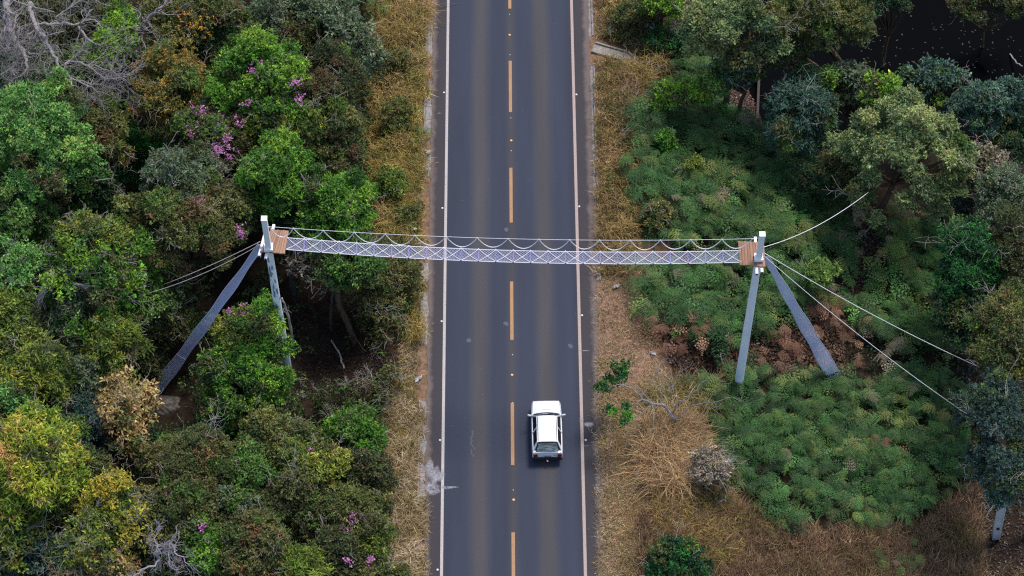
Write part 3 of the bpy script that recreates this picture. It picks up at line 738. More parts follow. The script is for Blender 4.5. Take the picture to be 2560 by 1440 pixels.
def tower(label, attach, foot, top, corners, beam_x, notch_side):
    A = W(float(attach[0]), float(attach[1]), ZP); B = W(float(foot[0]), float(foot[1]), -.6)
    d = unit(A - B)
    # the pole continues above the deck as far as the photograph shows
    hs = np.linspace(0, 5, 501); pr = proj(A + hs[:, None] * d); k = int(np.argmin(np.abs(pr[:, 1] - top[1])))
    T = A + hs[k] * d; B2 = B - d * 1.2
    B2[2] = min(B2[2], float(terrain(B2[0], B2[1])) - .1)
    base_ = np.array([B2[0], B2[1], float(terrain(B2[0], B2[1]))])
    t = thing('bridge_tower', label, 'tower', base_)
    mb = MB(); mb.tube([B2, B2 + (A - B2) * .5, A + d * .05], [.235, .205, .175], 20); mb.build('pole', M_POLE, t, sm_=False)
    mb = MB(); R = rot_to(np.cross(d, [1, 0, 0]), d); c = (A + d * .05 + T) / 2
    mb.box(c, (.27, .27, np.linalg.norm(T - A) - .05), R, taper=.95); mb.build('post', M_STEEL, t)
    mb = MB(); mb.box(T + d * .02, (.29, .29, .05), R); mb.build('cap', M_STEEL, t)
    mb = MB(); mb.box(A + d * .14, (.42, .42, .16), R); mb.build('collar', M_STEEL, t)
    for bx, y0, y1 in beam_x:
        p, q = W(float(bx[0]), float(y0), ZP - .16), W(float(bx[1]), float(y1), ZP - .16)
        mb = MB(); dd = q - p; mb.box((p + q) / 2, (.13, np.linalg.norm(dd), .15), rot_to([dd[0], dd[1], 0])); mb.build('crossbeam', M_STEEL, t)
        mb = MB(); mb.box(q + [0, -.004 if q[1] < p[1] else .004, 0], (.09, .02, .11), rot_to([dd[0], dd[1], 0])); mb.build('beam_end', M_KNOT, t)
    # deck of narrow planks lying across, i.e. running towards and away from the road's far end
    C4 = np.array([W(float(x), float(y), ZP) for x, y in corners])      # far-left, far-right, near-right, near-left
    deck = thing('platform', None, None, C4.mean(0) - base_); deck.parent = t
    for kk in ('label', 'category'):
        if kk in deck: del deck[kk]
    n = 9
    for i in range(n):
        u0, u1 = i / n + .006, (i + 1) / n - .006
        f0, f1 = C4[0] + (C4[1] - C4[0]) * u0, C4[0] + (C4[1] - C4[0]) * u1
        g0, g1 = C4[3] + (C4[2] - C4[3]) * u0, C4[3] + (C4[2] - C4[3]) * u1
        e = RNG.normal(0, .012, 2); yd = unit(g0 - f0)
        zt = RNG.normal(0, .004)
        f0, f1 = f0 + yd * e[0], f1 + yd * e[0]; g0, g1 = g0 + yd * e[1], g1 + yd * e[1]
        v8 = np.array([f0, f1, g1, g0]); lo = v8 - [0, 0, .05]; hi = v8 + [0, 0, zt]
        mb = MB(); mb.add(np.concatenate([lo, hi]), np.array([[0, 1, 2, 3], [7, 6, 5, 4], [0, 4, 5, 1], [1, 5, 6, 2], [2, 6, 7, 3], [3, 7, 4, 0]]))
        me = mb.mesh('plank', world_origin(deck)); ob('plank', me, M_PLANK, deck)
    for u in (.06, .94):
        mb = MB(); p, q = C4[0] + (C4[3] - C4[0]) * u, C4[1] + (C4[2] - C4[1]) * u
        mb.box((p + q) / 2 - [0, 0, .09], (.08, np.linalg.norm(q - p), .07), rot_to(q - p)); mb.build('batten', M_PLANK, deck)
    return t, A, T, d, C4
TL, AL, TopL, dL, CL = tower('white pole tower with dark streaks and plank deck, rising from the forest beside green shrubs',
    (672, 622), (716, 905), (656, 547), ((677, 573), (722, 577), (712, 634), (649, 629)), [((668, 648), 566, 641), ((685, 664), 563, 648)], 0)
TR, AR, TopR, dR, CR = tower('smooth pale pole tower with plank deck, rising out of the ferns',
    (1896, 648), (1846, 962), (1904, 586), ((1845, 602), (1910, 606), (1914, 666), (1849, 662)), [((1888, 1892), 594, 686), ((1901, 1905), 600, 682)], 1)
# dark streaks down the left pole
mb = MB(); B2 = W(716., 905., -.6)
for k in range(26):
    u = RNG.uniform(.42, .93); p = B2 + (AL - B2) * u; r = .235 - .06 * u
    a = RNG.normal(-math.pi / 2, .6); c = p + np.array([math.cos(a) * (r + .003), math.sin(a) * (r + .003), 0])
    ln = RNG.uniform(.15, .7); wd = RNG.uniform(.02, .05); s = np.array([-math.sin(a), math.cos(a), 0]); w0 = RNG.normal(0, .03, 4)
    ax = unit(AL - B2)
    mb.add(np.array([c - s * wd + s * w0[0], c + s * wd + s * w0[1], c + ax * ln + s * wd * .5 + s * w0[2], c + ax * ln - s * wd * .5 + s * w0[3]]), np.array([[0, 1, 2, 3]]))
mb.build('weather_streak', M_STREAK, TL)

def sagline(p, q, sag, n):
    t = np.linspace(0, 1, n)[:, None]; r = p + (q - p) * t; r[:, 2] -= (4 * sag * t * (1 - t))[:, 0]; return r
E0, E1 = W(716., 609., ZP - .02), W(1852., 641., ZP - .02)
SAG = .53; NSEG = 26; HW = .35
bridge = thing('rope_bridge', 'long white net rope bridge hung across the road between the two plank decks', 'rope bridge', [0, (E0[1] + E1[1]) / 2, ZP - .8])
def on(t, s, dz=0.0):               # point on the walkway; s across, -1 near .. 1 far
    t = np.asarray(t, float); p = E0 + (E1 - E0) * t[..., None]
    p[..., 2] -= 4 * SAG * t * (1 - t) + .07 * (1 - np.asarray(s) ** 2) - dz
    p[..., 1] += np.asarray(s) * HW
    return p
tt = np.linspace(0, 1, 90)
for s in (-1, 1):
    mb = MB(); mb.tube(on(tt, s + 0 * tt), .018, 5); mb.build('side_rope', M_ROPE, bridge)
def strips(P, Q, wd, mb, up=None):
    """thin 4-sided cords from P to Q (vectorised)"""
    d = unit(Q - P); a = unit(np.cross(d, np.array([0, 0, 1.0]) if up is None else up)); b = np.cross(d, a); w2 = wd / 2
    v = np.stack([P + a * w2, P + b * w2, P - a * w2, P - b * w2, Q + a * w2, Q + b * w2, Q - a * w2, Q - b * w2], 1).reshape(-1, 3)
    i = np.arange(len(P))[:, None] * 8
    mb.add(v, np.concatenate([i + np.array([[k, (k + 1) % 4, 4 + (k + 1) % 4, 4 + k]]) for k in range(4)]))
def net_between(fn, length, width, cell, wd, mb):
    """diamond mesh; fn(t, s) -> points"""
    nL, nW = int(length / cell), max(2, int(width / (cell * .62)))
    i, j = np.meshgrid(np.arange(nL), np.arange(nW), indexing='ij'); i, j = i.ravel(), j.ravel()
    for par in (0, 1):
        k = (i + j) % 2 == par
        a, b = (i[k], j[k]), (i[k] + 1, j[k] + 1)
        if par: a, b = (i[k], j[k] + 1), (i[k] + 1, j[k])
        P = fn(a[0] / nL, a[1] / nW * 2 - 1); Q = fn(b[0] / nL, b[1] / nW * 2 - 1)
        P[:, 2] += 0; strips(P, Q, wd, mb)
mb = MB(); net_between(on, float(np.linalg.norm(E1 - E0)), 2 * HW, .07, .017, mb); o = mb.build('net', M_NET, bridge); o['kind'] = 'stuff'
for k in range(NSEG):
    a, b = k / NSEG, (k + 1) / NSEG
    for s in (-1, 1):
        mb = MB(); t5 = np.linspace(a, b, 5); mb.tube(on(t5, np.linspace(s, -s, 5), .022 + .02 * (s > 0)), .0135, 5); mb.build('cross_rope', M_ROPE, bridge)
for k in range(1, NSEG):
    t = k / NSEG; s5 = np.linspace(-1, 1, 9)
    mb = MB(); p = on(0 * s5 + t, s5, .01); p[:, 0] += .025 * np.sin(np.arange(9) * 2.2); mb.tube(p, .02, 5); mb.build('lacing', M_LACE, bridge)
    mb = MB(); mb.tube(on(np.full(3, t), np.array([-1.13, -1.0, -.9]), .01), [.02, .045, .03], 6); mb.build('knot', M_KNOT, bridge)
    mb = MB(); mb.tube(on(np.full(3, t), np.array([.9, 1.0, 1.12]), .01), [.02, .038, .02], 6); mb.build('loop', M_ROPE, bridge)
# upper cable with its scalloped rope
def at_post(A, d, py):
    hs = np.linspace(0, 4, 401); pr = proj(A + hs[:, None] * d); return A + hs[int(np.argmin(np.abs(pr[:, 1] - py)))] * d
CA, CB = at_post(AL, dL, 566.), at_post(AR, dR, 596.)
cable = sagline(CA, CB, .52, 80)
rail = thing('handrail_rope', 'thin straight cable above the net bridge with a white rope hung in even loops', 'rope', cable[40])
mb = MB(); mb.tube(cable, .011, 5); mb.build('cable', M_ROPE, rail)
# loops: peaks at the photographed positions
pk = [672, 733, 808, 885, 963, 1037, 1115, 1193, 1270, 1347, 1424, 1499, 1575, 1651, 1727, 1805, 1882]
px_c = proj(cable)[:, 0]
pp = np.array([[np.interp(x, px_c, cable[:, k]) for k in range(3)] for x in pk])
for a, b in zip(pp[:-1], pp[1:]):
    mb = MB(); mb.tube(sagline(a, b, .78 + RNG.normal(0, .03), 11), .022, 5, cap=False); mb.build('rope_loop', M_ROPE, rail)
for p in pp[1:]:
    mb = MB(); mb.tube([p - [.03, 0, 0], p, p + [.03, 0, 0]], [.02, .035, .02], 6); mb.build('knot', M_ROPE, rail)
# net ramps from the decks to the ground
def ramp_net(label, top_px, bot_px, w0, w1, zt, zb, sag, mat_, side, bars=()):
    P, Q = W(*map(float, top_px), zt), W(*map(float, bot_px), zb)
    ln = float(np.linalg.norm(Q - P)); side = unit(np.array(side, float))
    def fn(t, s):
        t = np.asarray(t, float); s = np.asarray(s, float)
        p = P + (Q - P) * t[..., None] + side * (s * (w0 + (w1 - w0) * t ** .8))[..., None] + side * (.03 * np.sin(t * 23 + s * 2))[..., None]
        p[..., 2] -= 4 * sag * t * (1 - t) + .05 * (1 - s * s)
        return p
    o = thing('net_ramp', label, 'net', Q)
    mb = MB(); net_between(fn, ln, w0 + w1, .048, .024, mb); n_ = mb.build('net', mat_, o); n_['kind'] = 'stuff'
    tt = np.linspace(0, 1, 60)
    for s in (-1, 1):
        mb = MB(); mb.tube(fn(tt, s + 0 * tt), .02, 5); mb.build('side_rope', M_NET, o)
    for b in bars:
        mb = MB(); s9 = np.linspace(-1, 1, 9); mb.tube(fn(0 * s9 + b, s9) + [0, 0, .02], .022, 5); mb.build('cross_rope', M_ROPE, o)
    return o
ramp_net('blue grey net ramp dropping from the streaked tower into the dark forest by the tarpaulin', (652, 614), (384, 985), .15, .34, ZP + .1, -1.4, .1, M_NET_RAMP, (.8, -.6, 0), (.73,))
ramp_net('lavender net ramp dropping from the smooth tower into the brown ferns', (1914, 640), (2088, 944), .13, .42, ZP + .1, -1.2, .06, mat('pale_lavender_net_cord', lin((200, 204, 224)), .8, .2), (1, .12, 0))
# guy ropes
def guy(label, a, za, b, zb, sag, m, r=.0165):
    p, q = W(*map(float, a), za), W(*map(float, b), zb)
    mb = MB(); mb.tube(sagline(p, q, sag, 40), r, 6)
    tag(mb.alone('guy_rope', m, p, sm_=True), label, 'rope', 'guy ropes anchoring the bridge towers')
guy('pale guy rope from the streaked tower into the forest, upper of its pair', (650, 604), ZP + .35, (396, 716), 3.6, .15, M_ROPE_TAN)
guy('thinner guy rope just under the upper one beside the streaked tower', (652, 610), ZP + .2, (330, 744), 3.4, .45, M_ROPE_TAN, .015)
guy('sagging guy rope curving up from the smooth tower to the sage green tree', (1908, 618), ZP + .9, (2172, 480), 3.6, .62, M_ROPE)
guy('guy rope from the smooth tower across the ferns, upper of the straight two', (1910, 632), ZP + .4, (2462, 924), 1.2, .35, M_ROPE)
guy('guy rope from the smooth tower across the ferns ending at the dark round tree', (1906, 636), ZP + .3, (2424, 1040), 1.2, .4, M_ROPE, .015)

# ------------------------------------------------------------------ the white car
M_PAINT = mat('white_car_paint', (.76, .77, .79), .28, .5, coat=.6)
M_GLASS = mat('dark_car_glass', (.006, .007, .008), .12, .12)
M_RGLASS = mat('rear_window_glass', rough=.06, spec=.8)
v = objco(M_RGLASS); mp = N(M_RGLASS, 'ShaderNodeMapping'); mp.inputs['Scale'].default_value = (1.2, 3, 5); L(M_RGLASS, v, mp.inputs[0]); f = noise(M_RGLASS, 2.2, 4, .6, mp.outputs[0]); base(M_RGLASS, ramp(M_RGLASS, f, [(.4, lin((24, 36, 42))), (.6, lin((136, 150, 150)))]))  # mottled pale tone is a painted reflection of cloudy sky
M_WS = mat('windscreen_glass', lin((62, 76, 84)), .06, .5)
M_BLACK = mat('black_plastic', (.016, .016, .018), .55, .4)
M_TYRE = mat('tyre_rubber', (.018, .018, .018), .85, .2)
M_RIM = mat('grey_wheel_rim', (.4, .4, .42), .4, .5, metal=.6)
M_TAIL = mat('tail_lamp_red', lin((120, 16, 18)), .25, .5)
M_PLATE = mat('grey_number_plate', lin((168, 170, 174)), .5)
M_INK = mat('grey_lettering', lin((96, 98, 104)), .6)
rear = W(1368., 1147., .34)
cp = np.array([rear[0] - .005, rear[1] + 1.6, 0.0])
car = thing('hatchback_car', 'white hatchback car with black side windows driving on the right lane', 'car', cp)
car.rotation_euler = (0, 0, .012); car.scale = (1, .93, 1)
def cpart(name, mb, m, parent=None, sm_=False):
    me = mb.mesh(name)
    if sm_: smooth(me)
    return ob(name, me, m, parent or car)
secs = [  # y, half width bottom, half width waist, half width top edge, z bottom, z waist, z edge, z crown
    (-1.74, .70, .72, .69, .36, .60, .86, .865), (-1.70, .74, .765, .70, .30, .58, .925, .94), (-1.40, .755, .78, .71, .24, .56, .945, .96), (-.6, .76, .79, .725, .22, .56, .93, .95),
    (.3, .76, .79, .725, .22, .55, .915, .94), (.80, .755, .785, .72, .22, .54, .90, .935), (1.05, .75, .775, .71, .24, .54, .875, .915), (1.4, .74, .76, .685, .27, .53, .82, .86), (1.62, .71, .735, .655, .30, .52, .765, .80), (1.71, .68, .70, .635, .34, .52, .70, .73), (1.735, .66, .67, .62, .38, .52, .64, .655)]
ringv = []
for (y, wb, ww, we, zb, zw, ze, zc) in secs:
    y = y
    half = [(wb - .05, zb), (wb, zb + .08), (ww, zw), (ww - .015, zw + (ze - zw) * .6), (we + .025, ze - .02), (we - .03, ze + (zc - ze) * .3), (we * .55, zc - .006), (0, zc)]
    ring = [(-x, z) for x, z in half] + [(x, z) for x, z in half[-2::-1]]
    ringv.append([[x, y, z] for x, z in ring])
ringv = np.array(ringv); m_, n_ = ringv.shape[:2]
i = np.arange(m_ - 1)[:, None] * n_; j = np.arange(n_)[None]; k = (j + 1) % n_
q = np.stack([i + j, i + n_ + j, i + n_ + k, i + k], -1).reshape(-1, 4)
mb = MB(); mb.add(ringv.reshape(-1, 3), [q, np.array([list(range(n_)), [n_ * (m_ - 1) + x for x in range(n_)][::-1]])])
body = cpart('body', mb, M_PAINT, sm_=True)
bv = body.modifiers.new('edge', 'EDGE_SPLIT'); bv.split_angle = math.radians(38)
# cabin: dark shell, roof, pillars, panes
def quad(pts, th, name, m, parent=None, sub=None):
    """a slab of thickness th standing on the given outline (outward normal from the winding)"""
    p = np.array(pts, float); nrm = unit(np.cross(p[1] - p[0], p[-1] - p[0])); n = len(p)
    mb = MB(); mb.add(np.concatenate([p, p + nrm * th]), [np.array([list(range(n))[::-1]]), np.array([[n + x for x in range(n)]]), np.array([[x, (x + 1) % n, n + (x + 1) % n, n + x] for x in range(n)])])
    return cpart(name, mb, m, parent)
yw0, yw1, yr1, yr0 = .66, .27, -1.34, -1.64          # windscreen base/top, rear window top/base
zb_, zr, wb_, wr = .93, 1.40, .71, .495
for s in (-1, 1):
    w1 = lambda p: p if s > 0 else p[::-1]
    # side glass: front and rear pane, each with its own corner points
    B = lambda y, t=0.0: np.array([s * (wb_ + (wr - wb_) * t), y, zb_ + (zr - zb_) * t])
    quad(w1([B(.54, .06), B(.27, .88), B(-.36, .90), B(-.42, .06)][::-1]), .012, 'side_window', M_GLASS)
    quad(w1([B(-.52, .06), B(-.45, .90), B(-1.16, .88), B(-1.40, .06)][::-1]), .012, 'side_window', M_GLASS)
    for a, b, wd in (((.63, 0), (.25, 1), .05), ((-.47, 0), (-.405, 1), .045)):
        mb = MB(); p, q2 = B(*a), B(*b); mb.box((p + q2) / 2, (.05, wd * 1.6, np.linalg.norm(q2 - p)), rot_to(np.cross(unit(q2 - p), [1, 0, 0]), unit(q2 - p)))
        cpart('pillar', mb, M_PAINT)
    quad(w1([B(-1.40, .02), B(-1.19, .99), B(-1.36, .99), B(-1.63, .02)][::-1]), .03, 'rear_pillar', M_PAINT)
    mb = MB(); mb.tube([[s * .462, .24, 1.43], [s * .466, -.4, 1.445], [s * .462, -1.3, 1.43]], .013, 5); cpart('drip_rail', mb, M_BLACK)
mb = MB()     # dark cabin shell inside the panes
inn = np.array([[-wb_ + .03, yw0 - .06, zb_ - .02], [wb_ - .03, yw0 - .06, zb_ - .02], [wb_ - .03, yr0 + .06, zb_ - .02], [-wb_ + .03, yr0 + .06, zb_ - .02], [-wr + .02, yw1 - .04, zr - .02], [wr - .02, yw1 - .04, zr - .02], [wr - .02, yr1 + .05, zr - .02], [-wr + .02, yr1 + .05, zr - .02]])
mb.add(inn, np.array([[0, 1, 2, 3], [7, 6, 5, 4], [0, 4, 5, 1], [1, 5, 6, 2], [2, 6, 7, 3], [3, 7, 4, 0]])); cpart('cabin', mb, M_BLACK)
# roof, gently domed
gx, gy = np.meshgrid(np.linspace(-1, 1, 9), np.linspace(0, 1, 12))
ry = yw1 + .03 * (1 - gx ** 2) + (yr1 - .03 * (1 - gx ** 2) - yw1) * gy
rz = zr + .05 * (1 - gx ** 4) * (.45 + .55 * np.sin(np.pi * np.clip(gy * .8 + .15, 0, 1)))
rv = np.stack([gx * (wr + .025), ry, rz], -1).reshape(-1, 3); ii = np.arange(12 * 9).reshape(12, 9)
qq = np.stack([ii[:-1, :-1], ii[1:, :-1], ii[1:, 1:], ii[:-1, 1:]], -1).reshape(-1, 4)
lo = rv.copy(); lo[:, 2] = zr - .03
bd = np.concatenate([ii[0], ii[1:, -1], ii[-1, -2::-1], ii[-2:0:-1, 0]]); nb = len(bd)
sk = np.stack([bd, np.roll(bd, -1), np.roll(bd, -1) + 108, bd + 108], 1)
mb = MB(); mb.add(np.concatenate([rv, lo]), [qq, sk]); o = cpart('roof', mb, M_PAINT, sm_=True); e = o.modifiers.new('edge', 'EDGE_SPLIT'); e.split_angle = math.radians(40)
# windscreen curved in plan
def curved(name, y0, z0, w0_, y1, z1, w1_, bow, m, n=8):
    u = np.linspace(-1, 1, n); b = bow * (1 - u * u)
    p = np.concatenate([np.stack([u * w0_, y0 + b, 0 * u + z0], 1), np.stack([u * w1_, y1 + b * .6, 0 * u + z1], 1)])
    i = np.arange(n - 1); mb = MB(); mb.add(p, np.stack([i, i + 1, i + n + 1, i + n], 1)); return cpart(name, mb, m, sm_=True)
curved('windscreen', yw0 - .01, zb_ + .015, .655, yw1 + .03, zr + .005, .47, .09, M_WS)
mb = MB(); u = np.linspace(-1, 1, 11); mb.tube(np.stack([u * .66, yw0 + .035 + .10 * (1 - u * u), 0 * u + .945], 1), .028, 6); cpart('cowl', mb, M_BLACK)
mb = MB(); mb.tube([[.02, yw0 + .13, .97], [.2, yw0 + .11, .975], [.5, yw0 + .03, .985]], .016, 5); cpart('wiper', mb, M_BLACK)
curved('rear_window', yr0 - .012, zb_ + .03, .56, yr1 - .045, zr - .03, .445, -.03, M_RGLASS)
mb = MB(); u = np.linspace(-1, 1, 9); mb.tube(np.stack([u * .48, yr1 - .05 - .02 * (1 - u * u), 0 * u + zr - .015], 1), .022, 5); mb.tube(np.stack([u * .575, yr0 - .015 - .03 * (1 - u * u), 0 * u + zb_ + .015], 1), .012, 5)
for s in (-1, 1): mb.tube([[s * .578, yr0 - .012, zb_ + .015], [s * .49, yr1 - .045, zr - .02]], .014, 5)
cpart('window_seal', mb, M_BLACK)
for s in (-1, 1):
    mb = MB(); mb.box((s * .60, -1.735, .70), (.21, .06, .24)); cpart('tail_lamp', mb, M_TAIL)
    mb = MB(); mb.box((s * .55, 1.715, .60), (.22, .05, .13)); cpart('headlamp', mb, M_RIM)
    mb = MB(); mb.tube([[s * .71, .62, .96], [s * .80, .60, .99]], .03, 6); mb.box((s * .865, .59, 1.0), (.17, .07, .11), rot_to([-.25 * s, 1, 0])); cpart('wing_mirror', mb, mat('grey_mirror_cap', (.55, .57, .6), .4))
    for y in (1.13, -1.12):
        wp = np.array([s * .70, y, .275]); wt = bpy.data.objects.new('wheel', None); COL.objects.link(wt); wt.parent = car; wt.location = wp
        mb = MB(); mb.tube([[-.085, 0, 0], [-.075, 0, 0], [.075, 0, 0], [.085, 0, 0]], [.23, .275, .275, .23], 24); me = mb.mesh('tyre'); ob('tyre', me, M_TYRE, wt)
        mb = MB(); mb.tube([[s * .05, 0, 0], [s * .088, 0, 0]], [.19, .17], 18); ob('rim', mb.mesh('rim'), M_RIM, wt)
for s in (-1, 1):
    mb = MB(); mb.tube([[s * .655, 1.64, .772], [s * .69, 1.3, .846], [s * .715, .8, .912]], .007, 4); cpart('bonnet_seam', mb, M_INK)
    for y in (.58, -.45): mb = MB(); mb.tube([[s * .735, y, .925], [s * .788, y, .75], [s * .796, y - .01, .5]], .008, 4); cpart('door_seam', mb, M_INK)
    mb = MB(); mb.box((s * .775, .05, .82), (.03, .16, .03)); cpart('door_handle', mb, M_BLACK)
mb = MB(); mb.tube([[-.62, -1.755, .905], [0, -1.765, .905], [.62, -1.755, .905]], .008, 4); cpart('hatch_seam', mb, M_INK)
mb = MB(); mb.box((0, -1.755, .45), (1.47, .12, .17)); cpart('rear_bumper', mb, M_BLACK)
mb = MB(); mb.box((0, 1.735, .45), (1.38, .10, .16)); cpart('front_bumper', mb, M_BLACK)
mb = MB(); mb.box((0, -1.752, .64), (.40, .03, .12)); pl = cpart('number_plate', mb, M_PLATE)
mb = MB()
for x in np.linspace(-.15, .15, 7): mb.box((x, -1.769, .64), (.03, .006, .065))
cpart('plate_lettering', mb, M_INK, pl)
mb = MB(); mb.box((.37, -1.738, .70), (.15, .02, .035)); cpart('badge', mb, M_INK)
mb = MB(); mb.box((.5, -1.73, .82), (.13, .02, .02)); cpart('badge', mb, M_INK)
mb = MB(); mb.tube([[0, -1.76, .36], [0, -1.88, .35], [0, -1.92, .40]], [.025, .025, .02], 6); mb.tube([[0, -1.92, .39], [0, -1.92, .43], [0, -1.92, .46]], [.03, .045, .02], 8); mb.box((-.06, -1.84, .36), (.03, .05, .07)); cpart('tow_hitch', mb, mat('chromed_steel', (.75, .74, .72), .25, .5, metal=.5))
mb = MB(); mb.tube([[-.35, 1.0, .905], [-.1, 1.0, .925], [.25, 1.0, .915]], .008, 4); cpart('bonnet_vent', mb, M_INK)
# ------------------------------------------------------------------ colours of the plants (sRGB of the leaf itself, weight)
P = {
 'bright': [((90, 136, 42), 5), ((70, 110, 36), 4), ((120, 154, 50), 3), ((54, 88, 36), 3)],
 'mid': [((78, 112, 50), 5), ((98, 132, 58), 3), ((60, 88, 44), 4), ((112, 138, 66), 2)],
 'green': [((94, 138, 68), 5), ((116, 158, 80), 4), ((66, 104, 54), 3), ((136, 166, 78), 2)],
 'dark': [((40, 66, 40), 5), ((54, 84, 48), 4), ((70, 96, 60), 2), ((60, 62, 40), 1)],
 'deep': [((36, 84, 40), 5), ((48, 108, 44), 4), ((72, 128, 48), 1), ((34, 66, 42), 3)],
 'sage': [((128, 142, 90), 5), ((104, 124, 78), 4), ((148, 154, 98), 3), ((82, 102, 66), 2)],
 'greygreen': [((104, 118, 88), 5), ((86, 104, 76), 4), ((126, 134, 104), 3), ((64, 80, 56), 2)],
 'blue': [((72, 100, 84), 5), ((58, 84, 72), 4), ((92, 118, 98), 3), ((78, 106, 70), 2)],
 'bluedark': [((50, 72, 68), 5), ((62, 86, 78), 4), ((78, 98, 84), 2), ((56, 76, 54), 2)],
 'olive': [((98, 106, 54), 5), ((80, 90, 48), 4), ((122, 124, 66), 3), ((112, 92, 60), 2)],
 'olivedark': [((72, 80, 44), 5), ((58, 68, 42), 4), ((92, 94, 54), 3), ((98, 78, 56), 2)],
 'brown': [((100, 98, 54), 5), ((82, 88, 48), 4), ((120, 112, 66), 3), ((76, 90, 46), 4), ((118, 90, 60), 1)],
 'lime': [((122, 156, 48), 5), ((100, 138, 44), 4), ((144, 170, 62), 2), ((80, 112, 44), 2)],
 'yellowgreen': [((122, 134, 52), 5), ((100, 118, 46), 5), ((146, 146, 62), 2), ((82, 100, 42), 4)],
 'golden': [((158, 164, 58), 5), ((134, 152, 54), 5), ((190, 152, 94), 2), ((110, 132, 48), 4), ((176, 168, 74), 2)],
 'gold': [((166, 154, 58), 5), ((146, 142, 54), 4), ((126, 134, 54), 3)],
 'orange': [((150, 118, 50), 4), ((118, 116, 58), 5), ((100, 108, 56), 5), ((170, 130, 56), 1)],
 'tan': [((176, 152, 98), 5), ((154, 132, 84), 4), ((188, 164, 116), 3), ((122, 112, 70), 3)],
 'palm': [((118, 86, 60), 4), ((92, 72, 52), 3)],
 'white': [((176, 164, 148), 4), ((148, 136, 116), 4), ((92, 88, 64), 3), ((116, 100, 80), 3)],
}
PINK = [((194, 116, 176), 5), ((208, 142, 190), 3), ((172, 96, 160), 3), ((212, 164, 196), 1)]
T, S = 'tree', 'shrub'
